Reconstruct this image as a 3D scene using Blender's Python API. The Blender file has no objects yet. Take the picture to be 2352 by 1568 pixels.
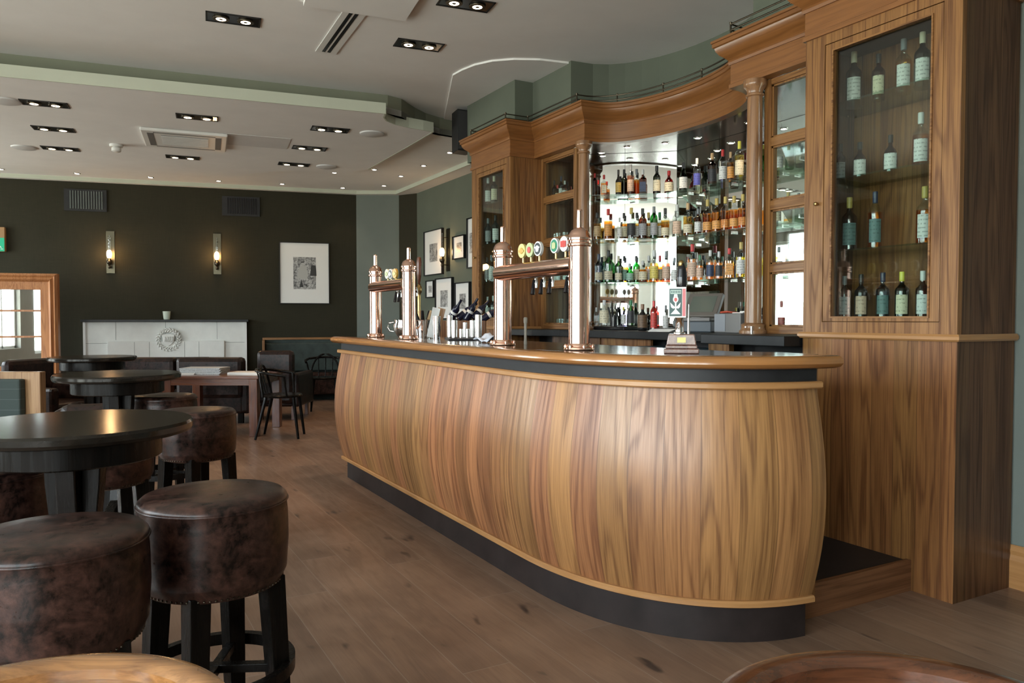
import bpy, math, random
from math import sin, cos, tan, atan, atan2, pi, radians as R, sqrt
from mathutils import Vector, Matrix
random.seed(7)
sc = bpy.context.scene
COL = sc.collection
D_ = bpy.data

# ------------------------------------------------------------------ camera
FPX = 1760.0
CAM = Vector((0, 0, 1.25)); YAW = R(29); PITCH = atan(52/FPX)
cd = D_.cameras.new('camera'); cam = D_.objects.new('camera', cd); COL.objects.link(cam)
cd.sensor_width = 36; cd.lens = FPX/2352*36; cd.clip_start = .05; cd.clip_end = 200
cam.location = CAM; cam.rotation_euler = (pi/2-PITCH, 0, -YAW)
sc.camera = cam
CM = cam.rotation_euler.to_matrix()
def ray(px, py): return CM @ Vector(((px-1176)/FPX, -(py-784)/FPX, -1))
def on_z(px, py, z):
    d = ray(px, py); t = (z-CAM.z)/d.z; return CAM+d*t
def on_x(px, py, x):
    d = ray(px, py); t = (x-CAM.x)/d.x; return CAM+d*t
def on_pl(px, py, p, n):
    d = ray(px, py); t = (Vector(p)-CAM).dot(Vector(n))/d.dot(Vector(n)); return CAM+d*t
FW = Vector((sin(YAW), cos(YAW), 0)); RT = Vector((cos(YAW), -sin(YAW), 0))
def at(px, D, z=0):
    p = CAM+FW*D+RT*((px-1176)/FPX*D); return Vector((p.x, p.y, z))
# the far wall (with the fireplace)
KF = 1.114
WP = Vector((2.68, 10.86, 0))*KF; WD = Vector((.98, -.2, 0)).normalized(); WN = Vector((-.2, -.98, 0)).normalized()
WA = atan2(WD.y, WD.x)
def on_w(px, py, off=0): return on_pl(px, py, WP+WN*off, WN)

# ------------------------------------------------------------------ nodes
class NT:
    def __init__(s, name):
        s.m = D_.materials.new(name); s.m.use_nodes = True
        s.t = s.m.node_tree; s.t.nodes.clear()
        s.out = s.t.nodes.new('ShaderNodeOutputMaterial')
    def n(s, t, **k):
        a = s.t.nodes.new(t)
        for q, v in k.items(): setattr(a, q, v)
        return a
    def put(s, sock, v):
        if isinstance(v, bpy.types.NodeSocket): s.t.links.new(v, sock)
        elif v is not None: sock.default_value = v
    def math(s, op, a, b=None, c=None):
        m = s.n('ShaderNodeMath', operation=op)
        s.put(m.inputs[0], a)
        if b is not None: s.put(m.inputs[1], b)
        if c is not None: s.put(m.inputs[2], c)
        return m.outputs[0]
    def mix(s, f, a, b):
        m = s.n('ShaderNodeMix', data_type='RGBA')
        s.put(m.inputs[0], f); s.put(m.inputs[6], a); s.put(m.inputs[7], b)
        return m.outputs[2]
    def noise(s, vec, scale=5, detail=2, rough=.5, dist=0):
        m = s.n('ShaderNodeTexNoise'); s.put(m.inputs['Vector'], vec)
        m.inputs['Scale'].default_value = scale; m.inputs['Detail'].default_value = detail
        m.inputs['Roughness'].default_value = rough; m.inputs['Distortion'].default_value = dist
        return m.outputs[0]
    def vec(s, x, y, z):
        m = s.n('ShaderNodeCombineXYZ')
        for i, v in enumerate((x, y, z)): s.put(m.inputs[i], v)
        return m.outputs[0]
    def ramp(s, f, a, b):
        m = s.n('ShaderNodeMapRange'); s.put(m.inputs[0], f)
        m.inputs[1].default_value = a; m.inputs[2].default_value = b
        return m.outputs[0]
    def bump(s, h, st=.1, d=.01):
        m = s.n('ShaderNodeBump'); s.put(m.inputs['Height'], h)
        m.inputs['Strength'].default_value = st; m.inputs['Distance'].default_value = d
        return m.outputs[0]
    def pbr(s, col, rough=.5, metal=0, normal=None, coat=0, spec=.5, emit=None, est=0, alpha=None, trans=0, cr=.15):
        b = s.n('ShaderNodeBsdfPrincipled')
        s.put(b.inputs['Base Color'], col if isinstance(col, bpy.types.NodeSocket) else (*col[:3], 1))
        s.put(b.inputs['Roughness'], rough); s.put(b.inputs['Metallic'], metal)
        b.inputs['Specular IOR Level'].default_value = spec
        b.inputs['Coat Weight'].default_value = coat; b.inputs['Coat Roughness'].default_value = cr
        b.inputs['Transmission Weight'].default_value = trans
        if normal is not None: s.put(b.inputs['Normal'], normal)
        if emit: b.inputs['Emission Color'].default_value = (*emit, 1); b.inputs['Emission Strength'].default_value = est
        s.t.links.new(b.outputs[0], s.out.inputs[0]); return b
    def obj(s):
        c = s.n('ShaderNodeTexCoord'); x = s.n('ShaderNodeSeparateXYZ'); s.t.links.new(c.outputs['Object'], x.inputs[0])
        return c.outputs['Object'], x.outputs[0], x.outputs[1], x.outputs[2]
    def uv(s):
        c = s.n('ShaderNodeTexCoord'); x = s.n('ShaderNodeSeparateXYZ'); s.t.links.new(c.outputs['UV'], x.inputs[0])
        return x.outputs[0], x.outputs[1]

MC = {}
def plain(name, col, rough=.5, metal=0, coat=0, spec=.5, emit=None, est=0, nz=0):
    if name in MC: return MC[name]
    t = NT(name); nrm = None; c = col
    if nz:
        o, x, y, z = t.obj(); n = t.noise(o, 9, 4, .6)
        c = t.mix(t.ramp(n, .3, .7), (*[v*(1-nz) for v in col], 1), (*[min(1, v*(1+nz)) for v in col], 1))
    t.pbr(c, rough, metal, nrm, coat, spec, emit, est)
    MC[name] = t.m; return t.m

def wood(name, ca, cb, grain='Z', across=None, w=.11, rough=.42, coat=.08, ring=9.0, tone=.5, seam=.5, dark=.45, spec=.38):
    """grain along one axis; planks counted on the across axis."""
    if name in MC: return MC[name]
    t = NT(name)
    if grain == 'UV':
        u, v = t.uv(); o, x, y, z = t.obj(); ac = u; g = v; other = 0.0
    else:
        o, x, y, z = t.obj(); ax = {'X': x, 'Y': y, 'Z': z}
        g = ax[grain]; rest = [k for k in 'XYZ' if k != grain]
        if across: ac = ax[across]; other = ax[[k for k in rest if k != across][0]]
        else: ac = ax[rest[0]]; other = ax[rest[1]]
    if grain == 'UV' or across:
        q = t.math('DIVIDE', ac, w); idx = t.math('FLOOR', q); fr = t.math('FRACT', q)
        wn = t.n('ShaderNodeTexWhiteNoise', noise_dimensions='1D'); t.put(wn.inputs['W'], idx); rnd = wn.outputs[0]
        e = t.math('MINIMUM', fr, t.math('SUBTRACT', 1.0, fr))
        sm = t.math('LESS_THAN', e, .0022/w*.6)
    else: rnd = t.n('ShaderNodeValue').outputs[0]; rnd.default_value = .4; sm = None; fr = None
    off = t.math('MULTIPLY', rnd, 43.0)
    va = t.math('ADD', t.math('MULTIPLY', ac, 8.0), off)
    vb = t.math('MULTIPLY', other, 8.0)
    vg = t.math('ADD', t.math('MULTIPLY', g, .55), off)
    big = t.noise(t.vec(va, vb, vg), 1.0, 2.5, .45, .3)
    rings = t.math('MULTIPLY_ADD', t.math('SINE', t.math('MULTIPLY', big, ring*6.28)), .5, .5)
    rings = t.math('POWER', rings, 3.0)
    pore = t.noise(t.vec(t.math('ADD', t.math('MULTIPLY', ac, 150.0), off), t.math('MULTIPLY', other, 150.0), t.math('MULTIPLY', g, 3.2)), 1.0, 3, .65)
    streak = t.noise(t.vec(t.math('ADD', t.math('MULTIPLY', ac, 30.0), off), t.math('MULTIPLY', other, 30.0), t.math('MULTIPLY', g, .8)), 1.0, 3, .6)
    f = t.math('ADD', t.math('MULTIPLY', rings, .46), t.math('MULTIPLY', t.ramp(pore, .40, .62), .40))
    f = t.math('ADD', f, t.math('MULTIPLY', t.ramp(streak, .3, .7), .35))
    col = t.mix(f, (*ca, 1), (*cb, 1))
    if tone:
        hs = t.n('ShaderNodeHueSaturation'); t.put(hs.inputs['Color'], col)
        t.put(hs.inputs['Value'], t.math('MULTIPLY_ADD', rnd, tone, 1-tone/2))
        wn2 = t.math('FRACT', t.math('MULTIPLY', rnd, 7.31))
        t.put(hs.inputs['Hue'], t.math('MULTIPLY_ADD', wn2, .018, .491)); col = hs.outputs[0]
    if sm is not None and seam:
        col = t.mix(t.math('MULTIPLY', sm, seam), col, (*[c*.25 for c in cb], 1))
    rr = t.math('MULTIPLY_ADD', f, .18, rough-.08)
    h = t.math('MULTIPLY', f, -1.0)
    t.pbr(col, rr, 0, t.bump(h, .12, .002), coat, spec, cr=.35 if 'barrel' in name else .15)
    MC[name] = t.m; return t.m

OA, OB = (.315, .152, .050), (.12, .046, .012)
M = {}
M['oak_bar'] = wood('oak barrel boards', (.40, .192, .075), (.16, .064, .022), 'UV', w=.125, rough=.38, coat=.22, tone=.42, ring=8, spec=.5)
M['oak_z'] = wood('oak boards', OA, OB, 'Z', 'Y', w=.115, tone=.3)
M['oak_zx_shade'] = wood('oak boards shaded side', (.14, .068, .027), (.05, .02, .007), 'Z', 'X', w=.11, tone=.3)  # shade on the near cabinet's side put into a darker copy of the oak
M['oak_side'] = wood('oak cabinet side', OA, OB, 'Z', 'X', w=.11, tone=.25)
M['oak_v'] = wood('oak upright', OA, OB, 'Z', None, tone=0)
M['oak_h'] = wood('oak rail', OA, OB, 'Y', None, tone=0)
M['oak_x'] = wood('oak cross rail', OA, OB, 'X', None, tone=0)
M['oak_uv'] = wood('oak moulding', (.40, .17, .055), (.17, .06, .018), 'UV', w=50, tone=0, seam=0, rough=.33)
# moulding UVs: u runs along the grain, so a twin with swapped axes
def wood_len(name, ca, cb, rough=.34, coat=.35):
    t = NT(name); u, v = t.uv()
    big = t.noise(t.vec(t.math('MULTIPLY', v, 9.0), 0.0, t.math('MULTIPLY', u, .8)), 1.0, 3, .5, .2)
    rg = t.math('MULTIPLY_ADD', t.math('SINE', t.math('MULTIPLY', big, 50.0)), .5, .5)
    pore = t.noise(t.vec(t.math('MULTIPLY', v, 220.0), 0.0, t.math('MULTIPLY', u, 5.0)), 1.0, 2, .6)
    f = t.math('ADD', t.math('MULTIPLY', rg, .22), t.math('MULTIPLY', pore, .6))
    t.pbr(t.mix(f, (*ca, 1), (*cb, 1)), rough, 0, t.bump(f, .08, .001), coat); MC[name] = t.m; return t.m
M['mould'] = wood_len('oak cornice', (.30, .125, .038), (.12, .042, .010))
M['rail'] = wood_len('oak bar rail', (.42, .19, .06), (.2, .08, .022), .22, .7)
M['trimoak'] = wood_len('oak edge trim', (.46, .24, .09), (.25, .11, .035))
M['column'] = wood('column wood', (.36, .19, .09), (.17, .08, .035), 'Z', None, tone=0, rough=.3, coat=.5)
M['mahog'] = wood('mahogany', (.17, .055, .022), (.07, .02, .009), 'Z', None, tone=0, rough=.3, coat=.4)
M['mahogx'] = wood('mahogany rail', (.17, .055, .022), (.07, .02, .009), 'X', None, tone=0, rough=.3, coat=.4)
M['pine'] = wood('warm pine', (.48, .22, .09), (.27, .1, .035), 'Z', None, tone=0, rough=.35)
M['tan'] = wood('bench end oak', (.42, .25, .12), (.25, .13, .06), 'Z', None, tone=0, rough=.4)
M['black_wood'] = wood('black stained wood', (.0075, .006, .005), (.003, .0025, .002), 'Z', None, tone=0, rough=.26, coat=0, spec=.12)
M['black_top'] = plain('black table top', (.010, .008, .006), .17, nz=.5, spec=.3)
M['chair_rim'] = wood('varnished bentwood', (.36, .17, .06), (.15, .06, .018), 'X', None, tone=0, rough=.14, coat=1)
M['chair_dk'] = wood('varnished dark bentwood', (.12, .04, .016), (.05, .016, .006), 'X', None, tone=0, rough=.14, coat=1)
M['pump_wood'] = wood('pump mahogany', (.2, .1, .075), (.1, .045, .035), 'Y', None, tone=0, rough=.2, coat=.8)
M['black'] = plain('black laminate', (.014, .014, .015), .5, nz=.2, spec=.35)
M['kick'] = plain('dark kickboard', (.02, .014, .013), .5, nz=.3, spec=.3)
M['blackgloss'] = plain('black gloss', (.012, .012, .014), .15)
M['counter'] = plain('black stone counter', (.012, .013, .014), .4, nz=.3, spec=.3)
M['bartop'] = plain('polished dark bar top', (.045, .03, .02), .12, coat=.6, nz=.4)
M['steel'] = plain('brushed steel', (.72, .72, .71), .2, 1)
M['chrome'] = plain('chrome', (.85, .85, .85), .06, 1)
M['brass'] = plain('aged brass', (.42, .3, .13), .28, 1)
M['bronze'] = plain('dark bronze', (.09, .075, .055), .35, 1)
M['white'] = plain('white plastic', (.72, .72, .70), .4)
M['paper'] = plain('paper', (.78, .78, .76), .6)
M['cream'] = plain('cream cloth', (.72, .70, .66), .8)
M['leather_t'] = None
M['mirror'] = plain('mirror silver', (.86, .9, .88), .015, 1)
M['darkgreen'] = plain('dark green upholstery', (.035, .05, .045), .8, nz=.3)
M['stone'] = plain('painted pale stone', (.74, .75, .72), .55, nz=.04)
M['slate'] = plain('black slate mantel', (.012, .013, .015), .5)
M['red'] = plain('red plastic', (.55, .09, .05), .45)
M['grey'] = plain('grey plastic', (.16, .15, .145), .45)
M['bluegrey'] = plain('blue grey steel', (.05, .085, .105), .4)

def copper():
    t = NT('polished copper'); o, x, y, z = t.obj()
    n = t.noise(t.vec(x, y, t.math('MULTIPLY', z, .4)), 14, 3, .6)
    t.pbr((.93, .62, .5), t.math('MULTIPLY_ADD', n, .1, .05), 1); return t.m
M['copper'] = copper()

def leather(nm='worn brown leather', k=1.0):
    t = NT(nm); o, x, y, z = t.obj()
    n = t.noise(o, 11, 6, .75, .5); n2 = t.noise(o, 40, 4, .7); n3 = t.noise(o, 220, 2, .5)
    f = t.math('ADD', t.math('MULTIPLY', t.ramp(n, .35, .65), .65), t.math('MULTIPLY', t.ramp(n2, .4, .7), .35))
    col = t.mix(t.ramp(f, .15, .85), (.004*k, .002*k, .0016*k, 1), (.066*k, .030*k, .022*k, 1))
    t.pbr(col, t.math('MULTIPLY_ADD', n2, .22, .2), 0, t.bump(t.math('ADD', n2, t.math('MULTIPLY', n3, .4)), .15, .002), .0, .3); return t.m
M['leather'] = leather(); M['leather_dk'] = leather('dark sofa leather', .5)

def fine_wall(name, col, weave=0, rough=.85, nz=.06):
    t = NT(name); o, x, y, z = t.obj()
    n = t.noise(o, 2.2, 3, .6); f = t.ramp(n, .3, .7)
    nn = t.noise(o, 180, 2, .5)
    c = t.mix(f, (*[v*(1-nz) for v in col], 1), (*[v*(1+nz) for v in col], 1))
    h = nn
    if weave:
        a = t.noise(t.vec(t.math('MULTIPLY', x, 240.0), t.math('MULTIPLY', y, 240.0), t.math('MULTIPLY', z, 6.0)), 1, 1)
        b = t.noise(t.vec(t.math('MULTIPLY', x, 6.0), t.math('MULTIPLY', y, 6.0), t.math('MULTIPLY', z, 260.0)), 1, 1)
        h = t.math('ADD', a, b); c = t.mix(t.math('MULTIPLY', t.ramp(h, .7, 1.3), .5), c, (*[v*.55 for v in col], 1))
    t.pbr(c, rough, 0, t.bump(h, .15, .002), 0, .3); return t.m
M['green'] = fine_wall('sage green paint', (.115, .132, .102))
M['green_pale'] = fine_wall('pale grey green paint', (.15, .175, .157))
M['darkwall'] = fine_wall('dark olive grasscloth', (.029, .0265, .0145), 1)
M['taupe'] = fine_wall('pale taupe paint', (.28, .27, .24))
M['ceil'] = fine_wall('ceiling paint', (.80, .795, .785), nz=.03)
M['ceil2'] = fine_wall('ceiling patch paint', (.64, .635, .63), nz=.03)
M['fascia'] = fine_wall('pale green white fascia', (.50, .53, .44), nz=.03)
M['bulk'] = fine_wall('green bulkhead paint', (.21, .22, .165))

def floor_mat():
    t = NT('worn oak floorboards'); o, x, y, z = t.obj(); w = .19; L = 1.75
    q = t.math('DIVIDE', x, w); ix = t.math('FLOOR', q); fx = t.math('FRACT', q)
    wn = t.n('ShaderNodeTexWhiteNoise', noise_dimensions='1D'); t.put(wn.inputs['W'], ix)
    q2 = t.math('ADD', t.math('DIVIDE', y, L), t.math('MULTIPLY', wn.outputs[0], 5.0)); iy = t.math('FLOOR', q2); fy = t.math('FRACT', q2)
    wn2 = t.n('ShaderNodeTexWhiteNoise', noise_dimensions='2D'); t.put(wn2.inputs['Vector'], t.vec(ix, iy, 0.0)); rnd = wn2.outputs[0]
    off = t.math('MULTIPLY', rnd, 31.0)
    big = t.noise(t.vec(t.math('ADD', t.math('MULTIPLY', x, 6.0), off), t.math('MULTIPLY', y, .8), off), 1, 4, .6, .4)
    rg = t.math('MULTIPLY_ADD', t.math('SINE', t.math('MULTIPLY', big, 34.0)), .5, .5)
    fine = t.noise(t.vec(t.math('MULTIPLY', x, 160.0), t.math('MULTIPLY', y, 6.0), 0.0), 1, 2, .6)
    patch = t.noise(o, 1.4, 4, .65)
    kn = t.noise(t.vec(t.math('MULTIPLY', x, 7.0), t.math('MULTIPLY', y, 2.5), off), 1.6, 2, .5)
    f = t.math('ADD', t.math('MULTIPLY', rg, .22), t.math('MULTIPLY', fine, .38)); f = t.math('ADD', f, t.math('MULTIPLY', t.ramp(patch, .35, .65), .35))
    col = t.mix(f, (.28, .165, .102, 1), (.125, .072, .046, 1))
    col = t.mix(t.ramp(kn, .68, .76), col, (.06, .035, .025, 1))
    hs = t.n('ShaderNodeHueSaturation'); t.put(hs.inputs['Color'], col); t.put(hs.inputs['Value'], t.math('MULTIPLY_ADD', rnd, .34, .84)); hs.inputs['Saturation'].default_value = .92
    ex = t.math('LESS_THAN', t.math('MINIMUM', fx, t.math('SUBTRACT', 1.0, fx)), .010)
    ey = t.math('LESS_THAN', t.math('MINIMUM', fy, t.math('SUBTRACT', 1.0, fy)), .0012)
    e = t.math('MAXIMUM', ex, ey)
    col = t.mix(t.math('MULTIPLY', e, .7), hs.outputs[0], (.30, .24, .19, 1))
    t.pbr(col, t.math('MULTIPLY_ADD', f, .2, .28), 0, t.bump(t.math('SUBTRACT', f, e), .1, .003), 0, .5); return t.m
M['floor'] = floor_mat()

def thin_glass(name, col, tint=1.0, fmin=.0, rough=.0):
    if name in MC: return MC[name]
    t = NT(name); tr = t.n('ShaderNodeBsdfTransparent'); tr.inputs[0].default_value = (*col, 1)
    gl = t.n('ShaderNodeBsdfGlossy'); gl.inputs['Roughness'].default_value = rough+.02; gl.inputs[0].default_value = (1, 1, 1, 1)
    fr = t.n('ShaderNodeFresnel'); ge = t.n('ShaderNodeNewGeometry')
    t.put(fr.inputs[0], t.math('MULTIPLY_ADD', ge.outputs['Backfacing'], 1/1.5-1.5, 1.5))
    mx = t.n('ShaderNodeMixShader'); t.put(mx.inputs[0], t.math('ADD', fr.outputs[0], fmin))
    t.t.links.new(tr.outputs[0], mx.inputs[1]); t.t.links.new(gl.outputs[0], mx.inputs[2]); t.t.links.new(mx.outputs[0], t.out.inputs[0])
    MC[name] = t.m; return t.m
M['pane'] = thin_glass('clear pane', (.95, .97, .96))
M['cabpane'] = thin_glass('cabinet pane', (.86, .92, .89), fmin=.01)
M['shelfglass'] = thin_glass('green edged shelf glass', (.80, .92, .88), fmin=.03)
M['tumbler'] = thin_glass('clear tumbler glass', (.93, .95, .95), fmin=.04)
def soffit():
    t = NT('brushed metal soffit'); o, x, y, z = t.obj()
    n = t.noise(t.vec(t.math('MULTIPLY', x, 60.0), t.math('MULTIPLY', y, 1.5), 0.0), 1, 3, .6)
    t.pbr((.20, .195, .2), t.math('MULTIPLY_ADD', n, .12, .1), .85, t.bump(n, .05, .001)); return t.m
M['soffit'] = soffit()
def print_mat(seed):
    k = 'photo print %d' % seed
    if k in MC: return MC[k]
    t = NT(k); o, x, y, z = t.obj()
    v = t.vec(t.math('ADD', x, seed*3.1), t.math('ADD', y, seed*1.7), z)
    a = t.noise(v, 22, 4, .7, 1.5); b = t.noise(v, 9, 3, .6)
    f = t.math('ADD', t.math('MULTIPLY', t.ramp(a, .42, .6), .6), t.math('MULTIPLY', t.ramp(b, .35, .65), .4))
    t.pbr(t.mix(f, (.03, .03, .03, 1), (.62, .62, .61, 1)), .4); MC[k] = t.m; return t.m
def label_mat(col, ink=None):
    ink = ink or tuple(c*.35 for c in col)
    k = 'label %.2f %.2f %.2f %.2f' % (*col, ink[0])
    if k in MC: return MC[k]
    t = NT(k); o, x, y, z = t.obj()
    ln = t.math('SINE', t.math('MULTIPLY', z, 330.0))
    nn = t.noise(t.vec(t.math('MULTIPLY', y, 120.0), t.math('MULTIPLY', x, 120.0), t.math('MULTIPLY', z, 52.0)), 1, 1)
    f = t.math('MULTIPLY', t.math('GREATER_THAN', ln, .45), t.math('GREATER_THAN', nn, .5))
    t.pbr(t.mix(t.math('MULTIPLY', f, .6), (*col, 1), (*ink, 1)), .5); MC[k] = t.m; return t.m

# ------------------------------------------------------------------ mesh building
class MB:
    def __init__(s): s.v = []; s.f = []; s.uv = {}; s.mi = []; s.cur = 0
    def face(s, idx, uv=None):
        s.f.append(tuple(idx)); s.mi.append(s.cur)
        if uv: s.uv[len(s.f)-1] = uv
    def box(s, x0, x1, y0, y1, z0, z1, T=None):
        if x0 > x1: x0, x1 = x1, x0
        if y0 > y1: y0, y1 = y1, y0
        if z0 > z1: z0, z1 = z1, z0
        b = len(s.v); c = [(x, y, z) for z in (z0, z1) for y in (y0, y1) for x in (x0, x1)]
        if T: c = [tuple(T @ Vector(p)) for p in c]
        s.v += c
        for q in ((0, 2, 3, 1), (4, 5, 7, 6), (0, 1, 5, 4), (2, 6, 7, 3), (0, 4, 6, 2), (1, 3, 7, 5)): s.face([b+i for i in q])
        return s
    def lathe(s, prof, cx=0, cy=0, cz=0, seg=24, T=None, sq=0, mats=None):
        """prof: (r, z) bottom to top; sq>0 squares the section"""
        span = max(p[1] for p in prof)-min(p[1] for p in prof); q = [prof[0]]; mq = []
        for i in range(1, len(prof)):
            (r0, z0), (r1, z1) = prof[i-1], prof[i]
            if abs(z1-z0) > .25*span and abs(z1-z0) > .015 and abs(r1-r0) < .5*abs(z1-z0):
                for f in (.04, .96): q.append((r0+(r1-r0)*f, z0+(z1-z0)*f))
                if mats: mq += [mats[i-1]]*3
            elif mats: mq.append(mats[i-1])
            q.append((r1, z1))
        prof = q; mats = mq if mats else mats
        b = len(s.v); n = len(prof)
        for r, z in prof:
            for k in range(seg):
                a = 2*pi*k/seg; c, d = cos(a), sin(a)
                if sq:
                    m = (abs(c)**(2+sq*6)+abs(d)**(2+sq*6))**(-1/(2+sq*6)); rr = r*m if r > .35*max(p[0] for p in prof)*1.3 else r
                else: rr = r
                p = Vector((cx+rr*c, cy+rr*d, cz+z)); s.v.append(tuple(T @ p) if T else tuple(p))
        for i in range(n-1):
            if mats: s.cur = mats[i]
            for k in range(seg):
                k2 = (k+1) % seg
                s.face((b+i*seg+k, b+i*seg+k2, b+(i+1)*seg+k2, b+(i+1)*seg+k))
        if prof[0][0] > 1e-5: s.face([b+k for k in reversed(range(seg))])
        if prof[-1][0] > 1e-5: s.face([b+(n-1)*seg+k for k in range(seg)])
        if mats: s.cur = 0
        return s
    def tube(s, path, r, seg=10, closed=False, rs=None):
        P = [Vector(p) for p in path]; n = len(P); b = len(s.v)
        up = None
        for i, p in enumerate(P):
            if closed: d = P[(i+1) % n]-P[i-1]
            else: d = P[min(i+1, n-1)]-P[max(i-1, 0)]
            d.normalize()
            if up is None: up = Vector((0, 0, 1)) if abs(d.z) < .9 else Vector((1, 0, 0))
            u = d.cross(up)
            if u.length < 1e-4: up = Vector((1, 0, 0)); u = d.cross(up)
            u.normalize(); w = u.cross(d).normalized()
            rr = rs[i] if rs else r
            for k in range(seg):
                a = 2*pi*k/seg; s.v.append(tuple(p+u*(cos(a)*rr)+w*(sin(a)*rr)))
        for i in range(n if closed else n-1):
            j = (i+1) % n
            for k in range(seg):
                k2 = (k+1) % seg; s.face((b+i*seg+k, b+i*seg+k2, b+j*seg+k2, b+j*seg+k))
        if not closed:
            s.face([b+k for k in reversed(range(seg))]); s.face([b+(n-1)*seg+k for k in range(seg)])
        return s
    def prism(s, poly, z0, z1, T=None):
        b = len(s.v); n = len(poly)
        ar = sum(poly[i][0]*poly[(i+1) % n][1]-poly[(i+1) % n][0]*poly[i][1] for i in range(n))
        if ar < 0: poly = poly[::-1]
        for z in (z0, z1):
            for x, y in poly:
                p = Vector((x, y, z)); s.v.append(tuple(T @ p) if T else tuple(p))
        s.face([b+i for i in reversed(range(n))]); s.face([b+n+i for i in range(n)])
        for i in range(n):
            j = (i+1) % n; s.face((b+i, b+j, b+n+j, b+n+i))
        return s
    def sweep(s, path, prof, closed_prof=True, side=1, caps=True, closed=False):
        """path: 2D points; prof: (off, z) loop; offset measured to the right of the travel direction * side"""
        n = len(path); b = len(s.v); m = len(prof); L = [0]
        for i in range(1, n): L.append(L[-1]+sqrt((path[i][0]-path[i-1][0])**2+(path[i][1]-path[i-1][1])**2))
        N = []
        for i in range(n):
            def nr(a, c):
                d = Vector((c[0]-a[0], c[1]-a[1])); d.normalize(); return Vector((d.y, -d.x))*side
            if closed: n1 = nr(path[i-1], path[i]); n2 = nr(path[i], path[(i+1) % n])
            else:
                n1 = nr(path[max(i-1, 0)], path[max(i, 1)]); n2 = nr(path[min(i, n-2)], path[min(i+1, n-1)])
            q = n1+n2
            if q.length < 1e-6: q = n1
            q.normalize(); k = 1/max(.35, q.dot(n1)); N.append(q*k)
        pl = [0]
        for i in range(1, m): pl.append(pl[-1]+sqrt((prof[i][0]-prof[i-1][0])**2+(prof[i][1]-prof[i-1][1])**2))
        pl.append(pl[-1]+.1)
        for i in range(n):
            for o, z in prof: s.v.append((path[i][0]+N[i].x*o, path[i][1]+N[i].y*o, z))
        for i in range(n if closed else n-1):
            i2 = (i+1) % n
            for j in range(m if closed_prof else m-1):
                j2 = (j+1) % m
                q = (b+i*m+j, b+i2*m+j, b+i2*m+j2, b+i*m+j2)
                l2 = L[i2] if i2 else L[i]+.1
                uv = ((L[i], pl[j]), (l2, pl[j]), (l2, pl[j+1]), (L[i], pl[j+1]))
                s.face(q, uv)
        if caps and closed_prof and not closed:
            s.face([b+j for j in range(m)]); s.face([b+(n-1)*m+j for j in reversed(range(m))])
        return s
    def build(s, name, mat, parent=None, org=None, smooth=0, bevel=0, subs=0, rot=0):
        """org: world coordinates given; vertices are taken relative to it. A top-level mesh gets its origin at its base."""
        me = D_.meshes.new(name)
        loc = Vector((0, 0, 0)); V = s.v
        if parent is not None:
            r = parent
            if org is not None: V = [(a-org[0], b-org[1], c-org[2]) for a, b, c in V]
        else:
            xs = [p[0] for p in V]; ys = [p[1] for p in V]; zs = [p[2] for p in V]
            loc = Vector(((min(xs)+max(xs))/2, (min(ys)+max(ys))/2, min(zs))) if org is None else Vector(org)
            V = [(a-loc.x, b-loc.y, c-loc.z) for a, b, c in V]
        me.from_pydata(V, [], s.f)
        mats = mat if isinstance(mat, (list, tuple)) else [mat]
        for m in mats: me.materials.append(m)
        for i, p in enumerate(me.polygons): p.material_index = s.mi[i]
        if s.uv:
            uvl = me.uv_layers.new(name='UVMap')
            for i, p in enumerate(me.polygons):
                if i in s.uv:
                    for k, li in enumerate(p.loop_indices): uvl.data[li].uv = s.uv[i][k]
        import bmesh
        bm = bmesh.new(); bm.from_mesh(me); bmesh.ops.recalc_face_normals(bm, faces=bm.faces); bm.to_mesh(me); bm.free()
        if smooth: me.shade_smooth(); me.set_sharp_from_angle(angle=R(smooth))
        o = D_.objects.new(name, me); COL.objects.link(o); o.location = loc
        if parent is not None: o.parent = parent
        if bevel:
            md = o.modifiers.new('bevel', 'BEVEL'); md.width = bevel; md.segments = 2; md.limit_method = 'ANGLE'; md.angle_limit = R(40)
        if subs:
            md = o.modifiers.new('sub', 'SUBSURF'); md.levels = subs; md.render_levels = subs
        return o
def B(*a, **k): return MB().box(*a, **k)

def tag(o, label=None, cat=None, group=None, kind=None):
    if label: o['label'] = label
    if cat: o['category'] = cat
    if group: o['group'] = group
    if kind: o['kind'] = kind
    return o
def thing(name, label, cat, loc=(0, 0, 0), rz=0, group=None):
    o = D_.objects.new(name, None); COL.objects.link(o); o.location = loc; o.rotation_euler = (0, 0, rz); o.empty_display_size = .1
    return tag(o, label, cat, group)
def struct(o): o['kind'] = 'structure'; return o

# ================================================================== SETTING
struct(B(-4.7, 4.9, -3.4, 14.4, -.12, 0).build('floor', M['floor'], org=(0, 0, 0)))
struct(B(-4.7, 4.9, -3.4, 14.4, 3.45, 3.6).build('ceiling', M['ceil'], org=(0, 0, 0)))
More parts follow.
